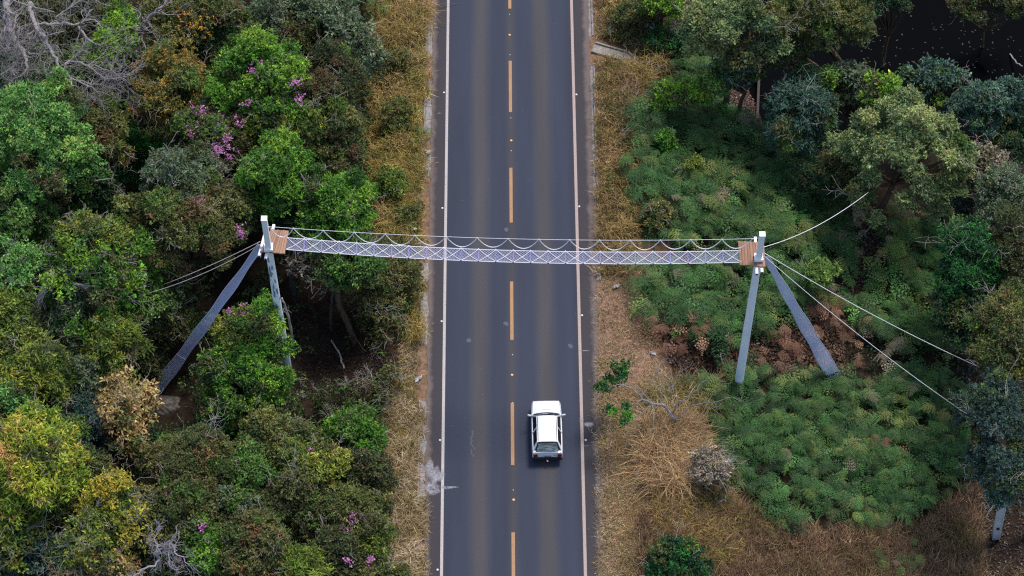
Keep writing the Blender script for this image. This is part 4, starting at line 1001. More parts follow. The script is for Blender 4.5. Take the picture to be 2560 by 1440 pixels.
# name, category, label, px, py, rx, ry, z, palette, style, density, options
PL = [
 ('tree', T, 'narrow lime green leafy crown between the bare grey branches', 300, 75, 40, 75, 6.6, 'lime', 'mid', 1.1, {}),
 ('tree', T, 'lime green lower bough hanging below the narrow lime crown', 275, 112, 40, 30, 6.6, 'lime', 'mid', 1.1, {}),
 ('tree', T, 'olive tree flecked with orange leaves at the top edge beside a leaning grey trunk', 470, 30, 135, 75, 4.6, 'olive', 'fine', .9, {'flowers': ([((190, 140, 50), 1)], [(450, 15, 40, 40), (480, 70, 40, 30)])}),
 ('shrub', S, 'dark green shrub behind the olive tree with orange flecks', 545, 118, 110, 60, 3, 'dark', 'fine', 1, {}),
 ('shrub', S, 'grey green shrub with white forked stems at the top edge', 745, 30, 115, 60, 3.8, 'greygreen', 'fine', .9, {'twigs': 6, 'bark_': 'pale'}),
 ('shrub', S, 'brownish shrub below the white forked stems', 735, 105, 95, 50, 3.0, 'brown', 'fine', .8, {}),
 ('tree', T, 'pale sage tree with large leaves next to the golden verge', 858, 105, 80, 75, 4.2, 'greygreen', 'broad', 1, {}),
 ('tree', T, 'orange and olive tree just outside the bare grey branches', 428, 205, 92, 92, 5.6, 'orange', 'fine', .9, {'twigs': 3}),
 ('tree', T, 'bright green tree dotted with a few pink blossoms', 655, 192, 138, 100, 6.4, 'bright', 'mid', 1.1, {'flowers': (PINK, [(636, 183, 18, 16), (743, 212, 14, 14), (752, 255, 12, 10), (615, 262, 10, 8)])}),
 ('tree', T, 'dark olive tree between the bright pink dotted tree and the golden verge', 826, 225, 80, 105, 4.6, 'olivedark', 'fine', 1, {}),
 ('shrub', S, 'grey green leaves under the bare grey branches at the edge', 60, 195, 110, 75, 3, 'greygreen', 'mid', .8, {}),
 ('shrub', S, 'dull green shrub under the tips of the bare branches', 225, 200, 110, 70, 3.2, 'mid', 'mid', .8, {}),
 ('shrub', S, 'dark shrub behind the bare grey branches at the top corner', 120, 70, 150, 80, 2.4, 'olivedark', 'mid', .9, {}),
 ('shrub', S, 'brownish olive shrub between the bare branches and the big green tree', 130, 262, 85, 50, 4.2, 'brown', 'mid', .9, {}),
 ('tree', T, 'large fresh green tree at the edge under the bare branches', 85, 365, 150, 150, 6.8, 'green', 'mid', 1.15, {'nl': 26}),
 ('tree', T, 'olive brown tree between the large fresh green tree and the dark gap', 252, 320, 66, 66, 5.2, 'olive', 'long', 1, {}),
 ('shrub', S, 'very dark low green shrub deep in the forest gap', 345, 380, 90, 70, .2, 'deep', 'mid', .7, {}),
 ('shrub', S, 'bushy shrub covered in dense pink blossom', 525, 345, 82, 76, 5.2, 'olivedark', 'fine', .9, {'flowers': (PINK, [(497, 296, 30, 40), (512, 318, 26, 26), (540, 300, 10, 8), (552, 340, 14, 14), (566, 352, 12, 12), (480, 330, 14, 12), (560, 372, 26, 30), (508, 398, 14, 18), (545, 382, 20, 24), (598, 312, 10, 8), (556, 420, 10, 9)])}),
 ('tree', T, 'yellow olive tree below the pink dotted bright tree', 690, 315, 112, 62, 5.2, 'yellowgreen', 'fine', .9, {}),
 ('tree', T, 'olive tree beside the golden verge, above the dark shrubs', 812, 325, 82, 68, 4.4, 'olive', 'fine', .9, {}),
 ('tree', T, 'bright green tree with scattered pink blossoms above the net bridge deck', 690, 425, 100, 80, 6.2, 'bright', 'mid', 1.1, {'flowers': (PINK, [(680, 402, 12, 10), (710, 414, 8, 8), (653, 441, 8, 6)])}),
 ('shrub', S, 'dark olive shrub between two bright green trees and the golden verge', 818, 410, 78, 62, 3.4, 'olivedark', 'fine', 1, {}),
 ('tree', T, 'pale grey green round crown below the dense pink blossom', 460, 445, 95, 70, 6.4, 'greygreen', 'fine', 1.05, {'flowers': (PINK, [(444, 434, 18, 9)])}),
 ('tree', T, 'broad dark olive crown over the guy ropes with a few pink sprays', 455, 545, 170, 95, 5.8, 'olive', 'fine', 1.1, {'nl': 26, 'flowers': (PINK, [(500, 512, 20, 22), (605, 580, 13, 12)])}),
 ('shrub', S, 'dark glossy shrub below the large fresh green tree', 190, 480, 90, 55, 3.2, 'dark', 'mid', 1, {}),
 ('tree', T, 'mixed green tree at the edge below the large fresh green tree', 40, 545, 85, 85, 5.2, 'mid', 'mid', 1, {}),
 ('tree', T, 'yellow green bough above the pale forked trunk', 230, 585, 90, 38, 6.8, 'yellowgreen', 'mid', 1, {}),
 ('tree', T, 'open green tree with pale forked trunk and visible branches', 240, 680, 165, 110, 5.4, 'bright', 'airy', 1.15, {'nl': 24, 'twigs': 16, 'bark_': 'grey', 'trunk': [(46, 915, -1.6), (54, 865, 1.6), (75, 800, 3.6), (104, 735, 5.2), (124, 688, 6.0)], 'tr': (.24, .15)}),
 ('tree', T, 'green tree with a thick pale stump branch at the edge', 45, 690, 85, 85, 5, 'green', 'airy', 1.1, {'twigs': 4, 'bark_': 'grey'}),
 ('tree', T, 'bright green crown nearest above the bridge between deck and golden verge', 846, 520, 84, 76, 5.4, 'bright', 'mid', 1.15, {}),
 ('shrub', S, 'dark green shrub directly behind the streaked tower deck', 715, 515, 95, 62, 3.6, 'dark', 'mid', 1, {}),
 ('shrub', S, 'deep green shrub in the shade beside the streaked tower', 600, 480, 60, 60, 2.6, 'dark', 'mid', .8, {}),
 ('tree', T, 'green crown under the bridge on a brown curved trunk', 885, 655, 70, 58, 4.0, 'mid', 'mid', 1.1, {'trunk': [(892, 868, -1.2), (868, 805, .2), (846, 760, 1.3), (838, 715, 2.6)], 'tr': (.19, .15)}),
 ('shrub', S, 'olive brown shrub tumbling down the bank below the bridge', 975, 690, 68, 75, 1.6, 'brown', 'fine', 1, {}),
 ('shrub', S, 'brownish vine tangle on the bank beside the curved trunk', 960, 790, 62, 62, .6, 'brown', 'thin', 1, {'twigs': 12}),
 ('shrub', S, 'grey dry leaved shrub hanging below the bridge beside the deck', 770, 655, 55, 35, 3.0, 'white', 'thin', .9, {'twigs': 4}),
 ('shrub', S, 'yellow green shrub crown at the net ramp with a pink spray', 598, 825, 62, 48, 4.4, 'yellowgreen', 'fine', 1.1, {'flowers': (PINK, [(603, 790, 14, 10), (575, 780, 8, 6), (612, 776, 8, 7)])}),
 ('tree', T, 'bright green leafy sprig tree in front of the streaked pole', 662, 800, 32, 46, 4.6, 'bright', 'mid', 1.25, {}),
 ('tree', T, 'large mid green tree hiding the foot of the streaked pole', 618, 935, 112, 86, 3.4, 'bright', 'mid', 1.2, {'nl': 22}),
 ('shrub', S, 'dark brownish shrub under the guy ropes above the net ramp', 385, 790, 70, 85, 1.8, 'olivedark', 'fine', .85, {}),
 ('shrub', S, 'dark dry leaved shrub beside the lower net ramp', 365, 885, 42, 52, .4, 'olivedark', 'fine', .8, {}),
 ('tree', T, 'grey olive shrub under the open green tree', 180, 815, 95, 65, 3.4, 'greygreen', 'mid', 1, {}),
 ('tree', T, 'yellow olive tree with drooping bunches near the net ramp', 270, 850, 60, 72, 4.2, 'yellowgreen', 'long', 1, {}),
 ('tree', T, 'mid green shrub under the ends of the guy ropes', 345, 765, 80, 50, 3.6, 'mid', 'airy', 1.1, {}),
 ('tree', T, 'yellow green tree in front of the pale trunk at the edge', 22, 805, 65, 75, 5.0, 'yellowgreen', 'mid', 1, {}),
 ('tree', T, 'yellow green tree with hanging bunches above the golden tree', 88, 930, 78, 80, 4.4, 'yellowgreen', 'long', .9, {}),
 ('shrub', S, 'grey green shrub between hanging bunches and the dry tan tree', 205, 960, 90, 75, 2.6, 'greygreen', 'fine', 1, {}),
 ('shrub', S, 'fresh green shrub at the edge above the golden tree', 18, 1020, 50, 60, 4.4, 'green', 'mid', 1, {}),
 ('tree', T, 'dry tan tree with large withered leaves beside the tarpaulin', 312, 1025, 72, 85, 3.4, 'tan', 'broad', .5, {'twigs': 6}),
 ('shrub', S, 'dark shrub under the dry tan tree', 330, 1110, 85, 50, 1.2, 'dark', 'mid', .9, {}),
 ('tree', T, 'golden yellow tree with orange leaf tips at the edge', 82, 1150, 118, 112, 5.6, 'golden', 'long', 1.3, {'nl': 22}),
 ('tree', T, 'fresh lime top rising behind the golden yellow tree', 95, 1062, 48, 38, 5.2, 'lime', 'long', 1, {}),
 ('shrub', S, 'blue green dark shrub beside the golden yellow tree', 215, 1090, 75, 75, 2.6, 'bluedark', 'fine', 1, {}),
 ('tree', T, 'muted olive shrub between golden tree and small yellow crown', 205, 1185, 62, 58, 3.6, 'olive', 'fine', 1, {}),
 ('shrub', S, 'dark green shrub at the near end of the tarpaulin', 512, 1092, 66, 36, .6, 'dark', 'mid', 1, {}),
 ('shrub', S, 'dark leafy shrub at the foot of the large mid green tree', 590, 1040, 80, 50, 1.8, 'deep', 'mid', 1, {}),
 ('tree', T, 'olive tree with reddish top in the lower forest', 485, 1165, 92, 88, 4.4, 'brown', 'fine', 1.15, {}),
 ('shrub', S, 'olive green shrub with lime patches near the reddish bank', 700, 1105, 110, 65, 2.8, 'olive', 'mid', 1.1, {}),
 ('shrub', S, 'bright green shrub next to the dry verge below the bare earth', 890, 1085, 78, 55, 2.4, 'bright', 'mid', 1.1, {}),
 ('shrub', S, 'olive green shrub with one pink blossom in the lower forest', 775, 1165, 85, 65, 3.2, 'yellowgreen', 'mid', 1, {'flowers': (PINK, [(773, 1130, 8, 8)])}),
 ('shrub', S, 'dull green shrub between the reddish topped tree and the lime patches', 630, 1200, 85, 75, 3.0, 'mid', 'mid', 1, {}),
 ('shrub', S, 'dark olive shrub against the straw coloured verge', 905, 1180, 72, 70, 2.0, 'olivedark', 'fine', 1.1, {}),
 ('shrub', S, 'grey olive shrub above the dark hole in the lower forest', 600, 1275, 75, 45, 3.2, 'greygreen', 'mid', 1, {}),
 ('shrub', S, 'dense olive shrub in the middle of the lower forest', 740, 1260, 95, 70, 2.8, 'olivedark', 'fine', 1.1, {}),
 ('shrub', S, 'green shrub with two magenta blossoms beside the straw verge', 880, 1285, 80, 60, 2.4, 'olive', 'mid', 1.1, {'flowers': (PINK, [(882, 1298, 10, 9), (905, 1294, 7, 6), (861, 1326, 9, 9)])}),
 ('tree', T, 'olive tree with faint pink sprays below the reddish topped tree', 455, 1275, 88, 85, 4.2, 'brown', 'mid', 1.05, {'flowers': (PINK, [(432, 1272, 14, 12), (446, 1262, 8, 8), (505, 1318, 10, 9)])}),
 ('tree', T, 'small golden yellow crown in the lower forest', 280, 1238, 52, 46, 4.8, 'gold', 'mid', 1.1, {}),
 ('tree', T, 'yellow green crown just below the small golden one', 272, 1298, 58, 42, 4.4, 'yellowgreen', 'fine', 1, {}),
 ('shrub', S, 'brown olive shrub with two pink flowers beside the golden tree', 155, 1262, 72, 50, 3.4, 'brown', 'fine', 1, {'flowers': (PINK, [(186, 1243, 9, 8), (200, 1243, 6, 5)])}),
 ('shrub', S, 'faded yellow shrub with thin bare twigs at the edge', 48, 1335, 80, 70, 3.6, 'yellowgreen', 'airy', 1, {'twigs': 8, 'bark_': 'grey'}),
 ('shrub', S, 'dark blue green shrub at the lower edge', 110, 1400, 95, 55, 2.6, 'bluedark', 'mid', 1, {}),
 ('tree', T, 'half bare grey tree with a few yellow leaves', 225, 1350, 72, 62, 4.6, 'yellowgreen', 'thin', .8, {'twigs': 16, 'bark_': 'grey'}),
 ('tree', T, 'leafless tangle with a few golden leaves beside the half bare tree', 345, 1310, 66, 52, 4.4, 'gold', 'thin', .7, {'twigs': 14, 'bark_': 'grey'}),
 ('shrub', S, 'tan leaved shrub at the lower edge below the half bare tree', 240, 1420, 95, 36, 3.2, 'tan', 'mid', .9, {}),
 ('shrub', S, 'mid green shrub behind the silver bare tree', 420, 1390, 110, 70, 2.4, 'olivedark', 'mid', 1, {}),
 ('tree', T, 'bright green sprig beside the silver bare tree', 515, 1360, 38, 55, 4.2, 'bright', 'mid', 1, {}),
 ('tree', T, 'round rusty olive tree at the lower edge', 640, 1375, 92, 80, 4.2, 'brown', 'fine', 1.2, {}),
 ('tree', T, 'lime yellow crown at the lower edge', 745, 1415, 50, 48, 4.4, 'yellowgreen', 'long', 1.1, {}),
 ('shrub', S, 'dark green shrub with two magenta blossoms low at the edge', 838, 1392, 75, 60, 2.8, 'olivedark', 'mid', 1.1, {'flowers': (PINK, [(823, 1342, 8, 7), (812, 1358, 6, 5), (870, 1405, 9, 7), (925, 1406, 9, 8)])}),
 ('shrub', S, 'yellow leaved shrub beside the straw verge at the lower edge', 935, 1350, 50, 62, 2.4, 'yellowgreen', 'mid', 1, {}),
 ('shrub', S, 'low dark shrub between straw verge and lower edge', 935, 1432, 65, 36, 1.8, 'olive', 'mid', 1, {}),
 # right of the road
 ('shrub', S, 'vivid yellow green shrub at the top edge beyond the dry verge', 1655, 10, 68, 32, 2.6, 'lime', 'mid', 1.1, {}),
 ('shrub', S, 'olive low shrub on the dry verge at the top edge', 1590, 45, 62, 45, .8, 'brown', 'fine', .9, {}),
 ('shrub', S, 'low green shrub beyond the drainage chute', 1668, 112, 72, 45, .4, 'deep', 'mid', .9, {}),
 ('tree', T, 'sage green tree with pale star shaped leaf tufts at the top edge', 1825, 60, 138, 88, 6.0, 'sage', 'mid', 1.2, {'nl': 22}),
 ('shrub', S, 'dark green leafy shrub below the pale sage tree beside the hollow', 1858, 165, 82, 38, 3.2, 'blue', 'broad', 1, {}),
 ('tree', T, 'olive grey tree leaning over the black stream', 2050, 35, 135, 75, 6.0, 'olive', 'fine', .9, {'twigs': 5, 'trunk': [(2128, 195, -2.4), (2092, 145, .2), (2062, 105, 2.4), (2040, 80, 4.2)], 'tr': (.22, .13)}),
 ('tree', T, 'dark green tree between sage tree and black stream', 1968, 108, 72, 62, 4.0, 'olivedark', 'mid', 1, {'trunk': [(2066, 190, -2.4), (2040, 165, -.8), (2006, 142, 1.2), (1985, 130, 2.6)], 'tr': (.14, .1)}),
 ('shrub', S, 'dark shrub overhanging the stream at the top edge', 2230, 0, 70, 26, 3.0, 'dark', 'mid', .7, {}),
 ('shrub', S, 'dark bank shrub at the top corner above the stream', 2470, 12, 120, 30, 1.0, 'olivedark', 'fine', .7, {}),
 ('shrub', S, 'blue green shrub on the stream bank above the ferns', 2005, 270, 92, 85, 2.8, 'blue', 'long', 1, {}),
 ('shrub', S, 'pale grey green shrub on the bank under the leaning trunk', 2130, 215, 70, 55, 2.6, 'greygreen', 'mid', 1, {}),
 ('shrub', S, 'small lime leaf tuft on the bank beside the leaning trunks', 2070, 195, 22, 18, 3.6, 'lime', 'mid', 1, {}),
 ('tree', T, 'small lime green tree on the stream bank', 2210, 230, 46, 44, 4.2, 'lime', 'broad', 1.1, {}),
 ('shrub', S, 'blue green broad leaved shrub at the edge of the black water', 2340, 200, 85, 42, 3.4, 'blue', 'broad', 1.1, {}),
 ('shrub', S, 'bluish shrub at the water edge beside the frame edge', 2475, 255, 100, 58, 3.4, 'blue', 'mid', 1.1, {}),
 ('tree', T, 'large round sage green tree where the sagging guy rope ends', 2266, 378, 178, 132, 4.2, 'sage', 'mid', 1.35, {'flat': .95}),
 ('shrub', S, 'shrub with whitish seed heads beside the large sage tree', 2450, 425, 75, 58, 1.8, 'white', 'broad', .8, {}),
 ('shrub', S, 'dark shrub behind the whitish seed heads', 2530, 350, 60, 62, 1.6, 'dark', 'fine', .9, {}),
 ('tree', T, 'grey olive tree at the edge below the seed head shrub', 2520, 490, 72, 85, 4.2, 'greygreen', 'fine', 1, {}),
 ('tree', T, 'deep green glossy tree above the end of the upper guy rope', 2430, 640, 100, 88, 4.6, 'deep', 'fine', 1.15, {'nl': 20}),
 ('tree', T, 'dark green tree at the end of the upper guy rope', 2420, 760, 88, 80, 3.4, 'dark', 'mid', 1.1, {}),
 ('tree', T, 'dark olive tree at the edge beside the deep green one', 2540, 625, 55, 75, 5.4, 'olivedark', 'fine', 1, {}),
 ('tree', T, 'yellow olive round tree at the edge above the dark blue green tree', 2515, 830, 78, 125, 6.0, 'olive', 'fine', 1.15, {'nl': 18}),
 ('tree', T, 'dark blue green round tree over the concrete post', 2496, 1078, 92, 140, 6.0, 'bluedark', 'fine', 1.25, {'trunk': [(2590, 1330, -1.6), (2570, 1250, 1.2), (2540, 1160, 4)], 'tr': (.2, .12)}),
 ('shrub', S, 'bright leafy shrub at the top of the fern thicket', 1712, 236, 78, 32, 1.7, 'lime', 'mid', 1.1, {}),
 ('shrub', S, 'dense green shrub at the lower edge on the dry grass', 1690, 1402, 82, 48, 1.2, 'deep', 'mid', 1.1, {}),
 ('shrub', S, 'small olive bush in the golden verge above the little dark fern', 1000, 300, 34, 40, .5, 'olive', 'fine', .8, {}),
 ('shrub', S, 'yellow olive bush in the golden verge halfway to the bridge', 985, 465, 38, 44, .5, 'yellowgreen', 'fine', .7, {}),
 ('shrub', S, 'brownish bush in the golden verge near the top edge', 985, 165, 36, 40, .5, 'brown', 'fine', .7, {}),
 ('shrub', S, 'olive bush in the golden verge just above the rope loops', 1020, 545, 30, 34, .4, 'olive', 'fine', .7, {}),
 ('shrub', S, 'bright leafy vine patch over the fern thicket by the verge', 1665, 352, 26, 18, .9, 'bright', 'fine', .9, {}),
 ('shrub', S, 'yellowish leafy patch in the middle of the upper fern thicket', 1735, 420, 32, 24, .7, 'yellowgreen', 'fine', .7, {}),
 ('shrub', S, 'little green shrub in the dark fern slope beside the straight guy ropes', 2050, 690, 38, 28, .5, 'mid', 'fine', .8, {}),
 ('shrub', S, 'low olive shrub rising out of the fern thicket near the bridge', 1640, 545, 40, 34, .6, 'olive', 'fine', .9, {}),
 ('shrub', S, 'small green shrub among the brown litter at the pole foot', 1792, 860, 26, 46, .2, 'dark', 'fine', .7, {}),
 ('shrub', S, 'dark shrub in the fern slope right under the sage tree', 2060, 440, 70, 46, .8, 'dark', 'fine', .9, {}),
 ('shrub', S, 'dry twiggy brush at the lower rim of the bare earth', 860, 985, 85, 34, .4, 'olivedark', 'thin', 1.3, {'twigs': 14}),
 ('shrub', S, 'leafy brush on the bank between bare earth and straw verge', 975, 960, 36, 40, .3, 'brown', 'thin', 1.2, {'twigs': 5}),
 ('shrub', S, 'greyish dry shrub with pale seed heads beside the straw clump', 1774, 1176, 64, 58, .9, 'white', 'fine', .55, {'twigs': 18, 'bark_': 'grey'}),
]
BK = {'pale': M_BARK_PALE, 'grey': M_BARK_GREY, 'dark': M_BARK_DARK}
for (nm, ct, lb, px, py, rx, ry, z, pal, st, dn, op) in PL:
    op = dict(op)
    if 'bark_' in op: op['bark_'] = BK[op['bark_']]
    if 'trunk' in op: op['trunk'] = [W(float(a), float(b), float(c)) for a, b, c in op['trunk']]; trunk_r = op.pop('tr')
    plant(nm, ct, lb, px, py, rx, ry, z, P[pal], st, dn, **op)

# ------------------------------------------------------------------ bare trees
def bare_tree(name, label, limbs, root, mat_, depth=3, side_n=7, r_scale=1.0, spread=.75, ln=1.5, cat='tree', extra=None):
    """limbs: list of (points (px,py,z), start radius, end radius)"""
    t = thing(name, label, cat, root)
    tr = MB(); tw = MB()
    for li, (pts, r0, r1) in enumerate(limbs):
        w_ = np.array([W(float(a), float(b), float(c)) for a, b, c in pts])
        # subdivide with a little wander
        tt = np.linspace(0, 1, len(w_)); ts = np.linspace(0, 1, len(w_) * 3)
        fine = np.stack([np.interp(ts, tt, w_[:, k]) for k in range(3)], 1)
        fine[1:-1] += RNG.normal(0, .05 * r_scale, fine[1:-1].shape)
        rr = np.linspace(r0, r1, len(fine)); tr.tube(fine, rr, 7, cap=False)
        for k in range(1, len(fine)):
            for _ in range(RNG.poisson(side_n / len(fine) * 2.2)):
                d = unit(unit(fine[k] - fine[k - 1]) + RNG.normal(0, spread, 3))
                grow(tw, fine[k], d, ln * RNG.uniform(.5, 1.2), max(.010, rr[k] * .4), depth - 1, .8, .02, 5, .3, 3, (2, 4), .0055)
        grow(tw, fine[-1], unit(fine[-1] - fine[-2]), ln, r1, depth - 1, .7, 0, 5, .3, 3, (2, 4), .0055)
    if extra is not None: tr.tube(extra[0], extra[1], 8, cap=False)
    tr.build('limbs', mat_, t, sm_=True); tw.build('twigs', mat_, t)['kind'] = 'stuff'
    return t
Zl = lambda u, v_, z: (u / 3.6, v_ / 3.6, z)
p = W(10., 0., 6.8); rt = np.array([p[0] - .6, p[1] + .3, terrain(p[0], p[1])])
bare_tree('bare_tree', 'leafless grey tree with gnarled limbs at the top corner', [
    ([Zl(40, -60, 6.9), Zl(60, 130, 7.0), Zl(100, 290, 7.1), Zl(180, 440, 7.1), Zl(240, 520, 7.0), Zl(250, 620, 6.8), Zl(180, 690, 6.6)], .22, .05),
    ([Zl(180, 480, 7.1), Zl(150, 580, 7.0), Zl(60, 640, 6.9)], .07, .03), ([Zl(60, 240, 7), Zl(0, 330, 7)], .08, .04),
    ([Zl(60, 60, 7), Zl(140, 130, 7.2), Zl(120, 260, 7.4)], .09, .03), ([Zl(250, 470, 7.1), Zl(350, 490, 7.2), Zl(400, 600, 7)], .06, .03)],
    rt, M_BARK_GREY, 3, 9, extra=(np.array([rt, rt * .4 + p * .6, p]), [.3, .25, .22]))
p = W(75., 10., 6.8); rt = np.array([p[0] + .3, p[1] + .5, terrain(p[0], p[1])])
bare_tree('bare_tree', 'leafless grey tree spreading long pale limbs over the forest beside the lime crown', [
    ([Zl(270, 30, 6.8), Zl(270, 90, 7), Zl(320, 200, 7.2), Zl(330, 250, 7.3), Zl(430, 390, 7.3), Zl(480, 510, 7.2), Zl(550, 600, 7.1), Zl(620, 690, 7), Zl(740, 730, 6.8), Zl(860, 760, 6.6)], .15, .04),
    ([Zl(340, 215, 7.2), Zl(450, 220, 7.4), Zl(560, 205, 7.5), Zl(700, 220, 7.5), Zl(770, 185, 7.5)], .09, .05),
    ([Zl(560, 590, 7.1), Zl(650, 555, 7.3), Zl(720, 575, 7.3), Zl(830, 620, 7.2), Zl(950, 720, 7), Zl(1090, 700, 6.9)], .08, .025),
    ([Zl(640, 700, 7), Zl(640, 820, 6.8), Zl(730, 900, 6.6)], .06, .03), ([Zl(710, 240, 7.4), Zl(780, 340, 7.3), Zl(860, 410, 7.2), Zl(960, 410, 7.1)], .08, .03),
    ([Zl(680, 720, 6.9), Zl(830, 800, 6.8), Zl(950, 840, 6.7)], .05, .02), ([Zl(320, 260, 7.2), Zl(240, 330, 7.1), Zl(180, 390, 7)], .05, .02),
    ([Zl(500, 160, 7.4), Zl(640, 60, 7.6), Zl(760, -10, 7.6)], .05, .03), ([Zl(860, 590, 7.1), Zl(1000, 650, 7), Zl(1090, 700, 6.9)], .04, .02)],
    rt, M_BARK_GREY, 3, 8, extra=(np.array([rt, rt * .4 + p * .6, p]), [.24, .2, .15]))
p = W(338., 92., 5.2); rt = np.array([p[0], p[1] + .2, terrain(p[0], p[1])])
bare_tree('bare_tree', 'leaning grey trunk with dry twigs beside the narrow lime crown', [
    ([Zl(1220, 330, 5.2), Zl(1290, 220, 5.9), Zl(1390, 110, 6.6), Zl(1480, 40, 7)], .16, .06), ([Zl(1390, 115, 6.6), Zl(1480, 120, 6.8), Zl(1580, 135, 6.9)], .05, .02), ([Zl(1230, 310, 5.3), Zl(1210, 250, 5.8)], .06, .03)],
    rt, M_BARK_GREY, 2, 4, extra=(np.array([rt, rt * .5 + p * .5, p]), [.22, .19, .16]))
# silver bare tree at the lower edge
p = W(392., 1380., 4.6); rt = np.array([p[0], p[1] + .2, terrain(p[0], p[1])])
bare_tree('bare_tree', 'silver leafless tree with crooked bare boughs at the lower edge', [
    ([(392, 1380, 4.6), (410, 1368, 5), (425, 1352, 5.3)], .07, .03), ([(392, 1380, 4.6), (388, 1345, 5), (392, 1322, 5.3)], .05, .02), ([(425, 1355, 5.2), (440, 1380, 5.2), (470, 1410, 5)], .05, .02), ([(400, 1400, 4.6), (365, 1425, 4.6), (335, 1440, 4.5)], .06, .03), ([(425, 1355, 5.2), (420, 1390, 5), (430, 1420, 4.9)], .04, .015)],
    rt, mat('silver_bark', lin((150, 146, 150)), .8, .2), 3, 5, ln=.62, extra=(np.array([rt, rt * .5 + p * .5, p]), [.12, .1, .07]))
# sapling on the right verge with two tufts of leaves
Zr = lambda u, v_, z: (1440 + u / 3.6, 820 + v_ / 3.6, z)
g0 = G(1684., 1086.)
sap = bare_tree('bare_sapling', 'bare grey sapling over straw grass with green leaf tufts on its branch tips', [
    ([Zr(878, 965, float(g0[2])), Zr(885, 835, .9), Zr(830, 740, 1.6), Zr(795, 695, 2.0), Zr(690, 685, 2.4), Zr(600, 640, 2.7), Zr(545, 570, 3), Zr(430, 505, 3.2), Zr(345, 522, 3.2)], .095, .02),
    ([Zr(885, 835, .9), Zr(1020, 710, 1.6), Zr(1150, 675, 2), Zr(1260, 668, 2.3), Zr(1390, 622, 2.5)], .04, .012), ([Zr(875, 790, 1.1), Zr(900, 690, 1.7), Zr(1060, 580, 2.3), Zr(1150, 475, 2.7), Zr(1245, 440, 3)], .05, .012),
    ([Zr(690, 685, 2.4), Zr(580, 550, 2.8), Zr(500, 490, 3)], .03, .01), ([Zr(600, 640, 2.7), Zr(490, 700, 2.8), Zr(482, 750, 2.7)], .035, .012), ([Zr(690, 685, 2.4), Zr(700, 790, 2.4), Zr(690, 880, 2.2)], .03, .01), ([Zr(690, 690, 2.4), Zr(590, 760, 2.4), Zr(540, 820, 2.3)], .02, .008), ([Zr(790, 690, 2), Zr(740, 470, 2.8), Zr(740, 350, 3)], .02, .008), ([Zr(900, 690, 1.7), Zr(860, 490, 2.5), Zr(940, 390, 2.8)], .025, .008), ([Zr(800, 640, 2.1), Zr(870, 540, 2.5), Zr(850, 460, 2.7)], .02, .008)],
    g0, M_BARK_GREY, 2, 2, r_scale=.4, ln=.7)
for (u, v_, r) in ((350, 330, 30), (450, 330, 34), (420, 400, 42), (360, 390, 30), (285, 440, 32), (350, 480, 34), (410, 440, 34), (205, 540, 30), (250, 525, 34), (290, 545, 24), (280, 725, 26), (310, 735, 26), (340, 765, 36), (440, 705, 36), (445, 800, 42), (425, 840, 30)):
    q = W(1440 + u / 3.6, 820 + v_ / 3.6, 3.1); rr = r / 3.6 * mpp(q)
    bag = LeafBag(); crown_leaves(bag, [(q, rr)], [((44, 96, 44), 5), ((84, 138, 44), 2), ((36, 76, 40), 3)], 'mid', 2.2)
    bag.build('leaf_tuft', M_LEAF, sap)
# trunks and stems in the dark hollow
def stem(name, label, pts, r0, r1, m, cat='tree', twigs=0, group=None):
    w_ = np.array([W(float(a), float(b), float(c)) for a, b, c in pts]); o = w_[0].copy()
    tt = np.linspace(0, 1, len(w_)); ts = np.linspace(0, 1, len(w_) * 4); fine = np.stack([np.interp(ts, tt, w_[:, k]) for k in range(3)], 1)
    fine[1:-1] += RNG.normal(0, .018, fine[1:-1].shape)
    mb = MB(); mb.tube(fine, np.linspace(r0, r1, len(fine)) * RNG.uniform(.9, 1.1, len(fine)), 8)
    for _ in range(twigs): k = RNG.integers(len(fine) // 2, len(fine)); grow(mb, fine[k], RNG.normal(0, 1, 3) + [0, 0, .4], .7, .012, 1, .7, 0, 4, .3, 3, (1, 3))
    tag(mb.alone(name, m, o, sm_=True), label, cat, group)
stem('snag', 'splintered dead stem standing just beside the streaked pole', [(734, 868, -1.1), (728, 830, .2), (720, 790, 1.6), (710, 758, 2.8), (705, 745, 3.2)], .085, .05, M_BARK_PALE, twigs=2)
stem('bare_tree', 'thin upright grey trunk in the dark hollow beside the brown curved one', [(829, 832, -1.1), (826, 790, .4), (829, 745, 2), (833, 720, 3)], .085, .07, M_BARK_DARK)
stem('bare_tree', 'dark trunk behind the dead stem in the hollow under the deck', [(735, 740, -.5), (728, 700, 1), (727, 665, 2.2), (722, 640, 3.2)], .13, .11, M_BARK_DARK)
stem('fallen_branch', 'fallen branch lying across the reddish earth of the hollow', [(860, 922, -1.15), (852, 890, -1.0), (835, 862, -.8), (828, 850, -.7)], .06, .03, M_BARK_PALE, 'branch')
stem('bare_tree', 'curved grey trunk arching through the dark hole above the pink shrub', [(493, 275, 2.8), (500, 256, 3.6), (520, 241, 4.2), (545, 239, 4.5), (560, 246, 4.5)], .12, .08, M_BARK_GREY, twigs=2)
stem('broken_branch', 'pale branch sticking from the mound beside the large fresh green tree', [(236, 452, 4.6), (260, 449, 4.8), (278, 446, 4.9), (284, 436, 5.1)], .05, .02, M_BARK_GREY, 'branch', 3)
stem('sunken_branch', 'thin grey branch poking from the black water', [(2525, 135, -2.7), (2542, 158, -2.2), (2556, 166, -2.0)], .05, .04, M_BARK_GREY, 'branch')
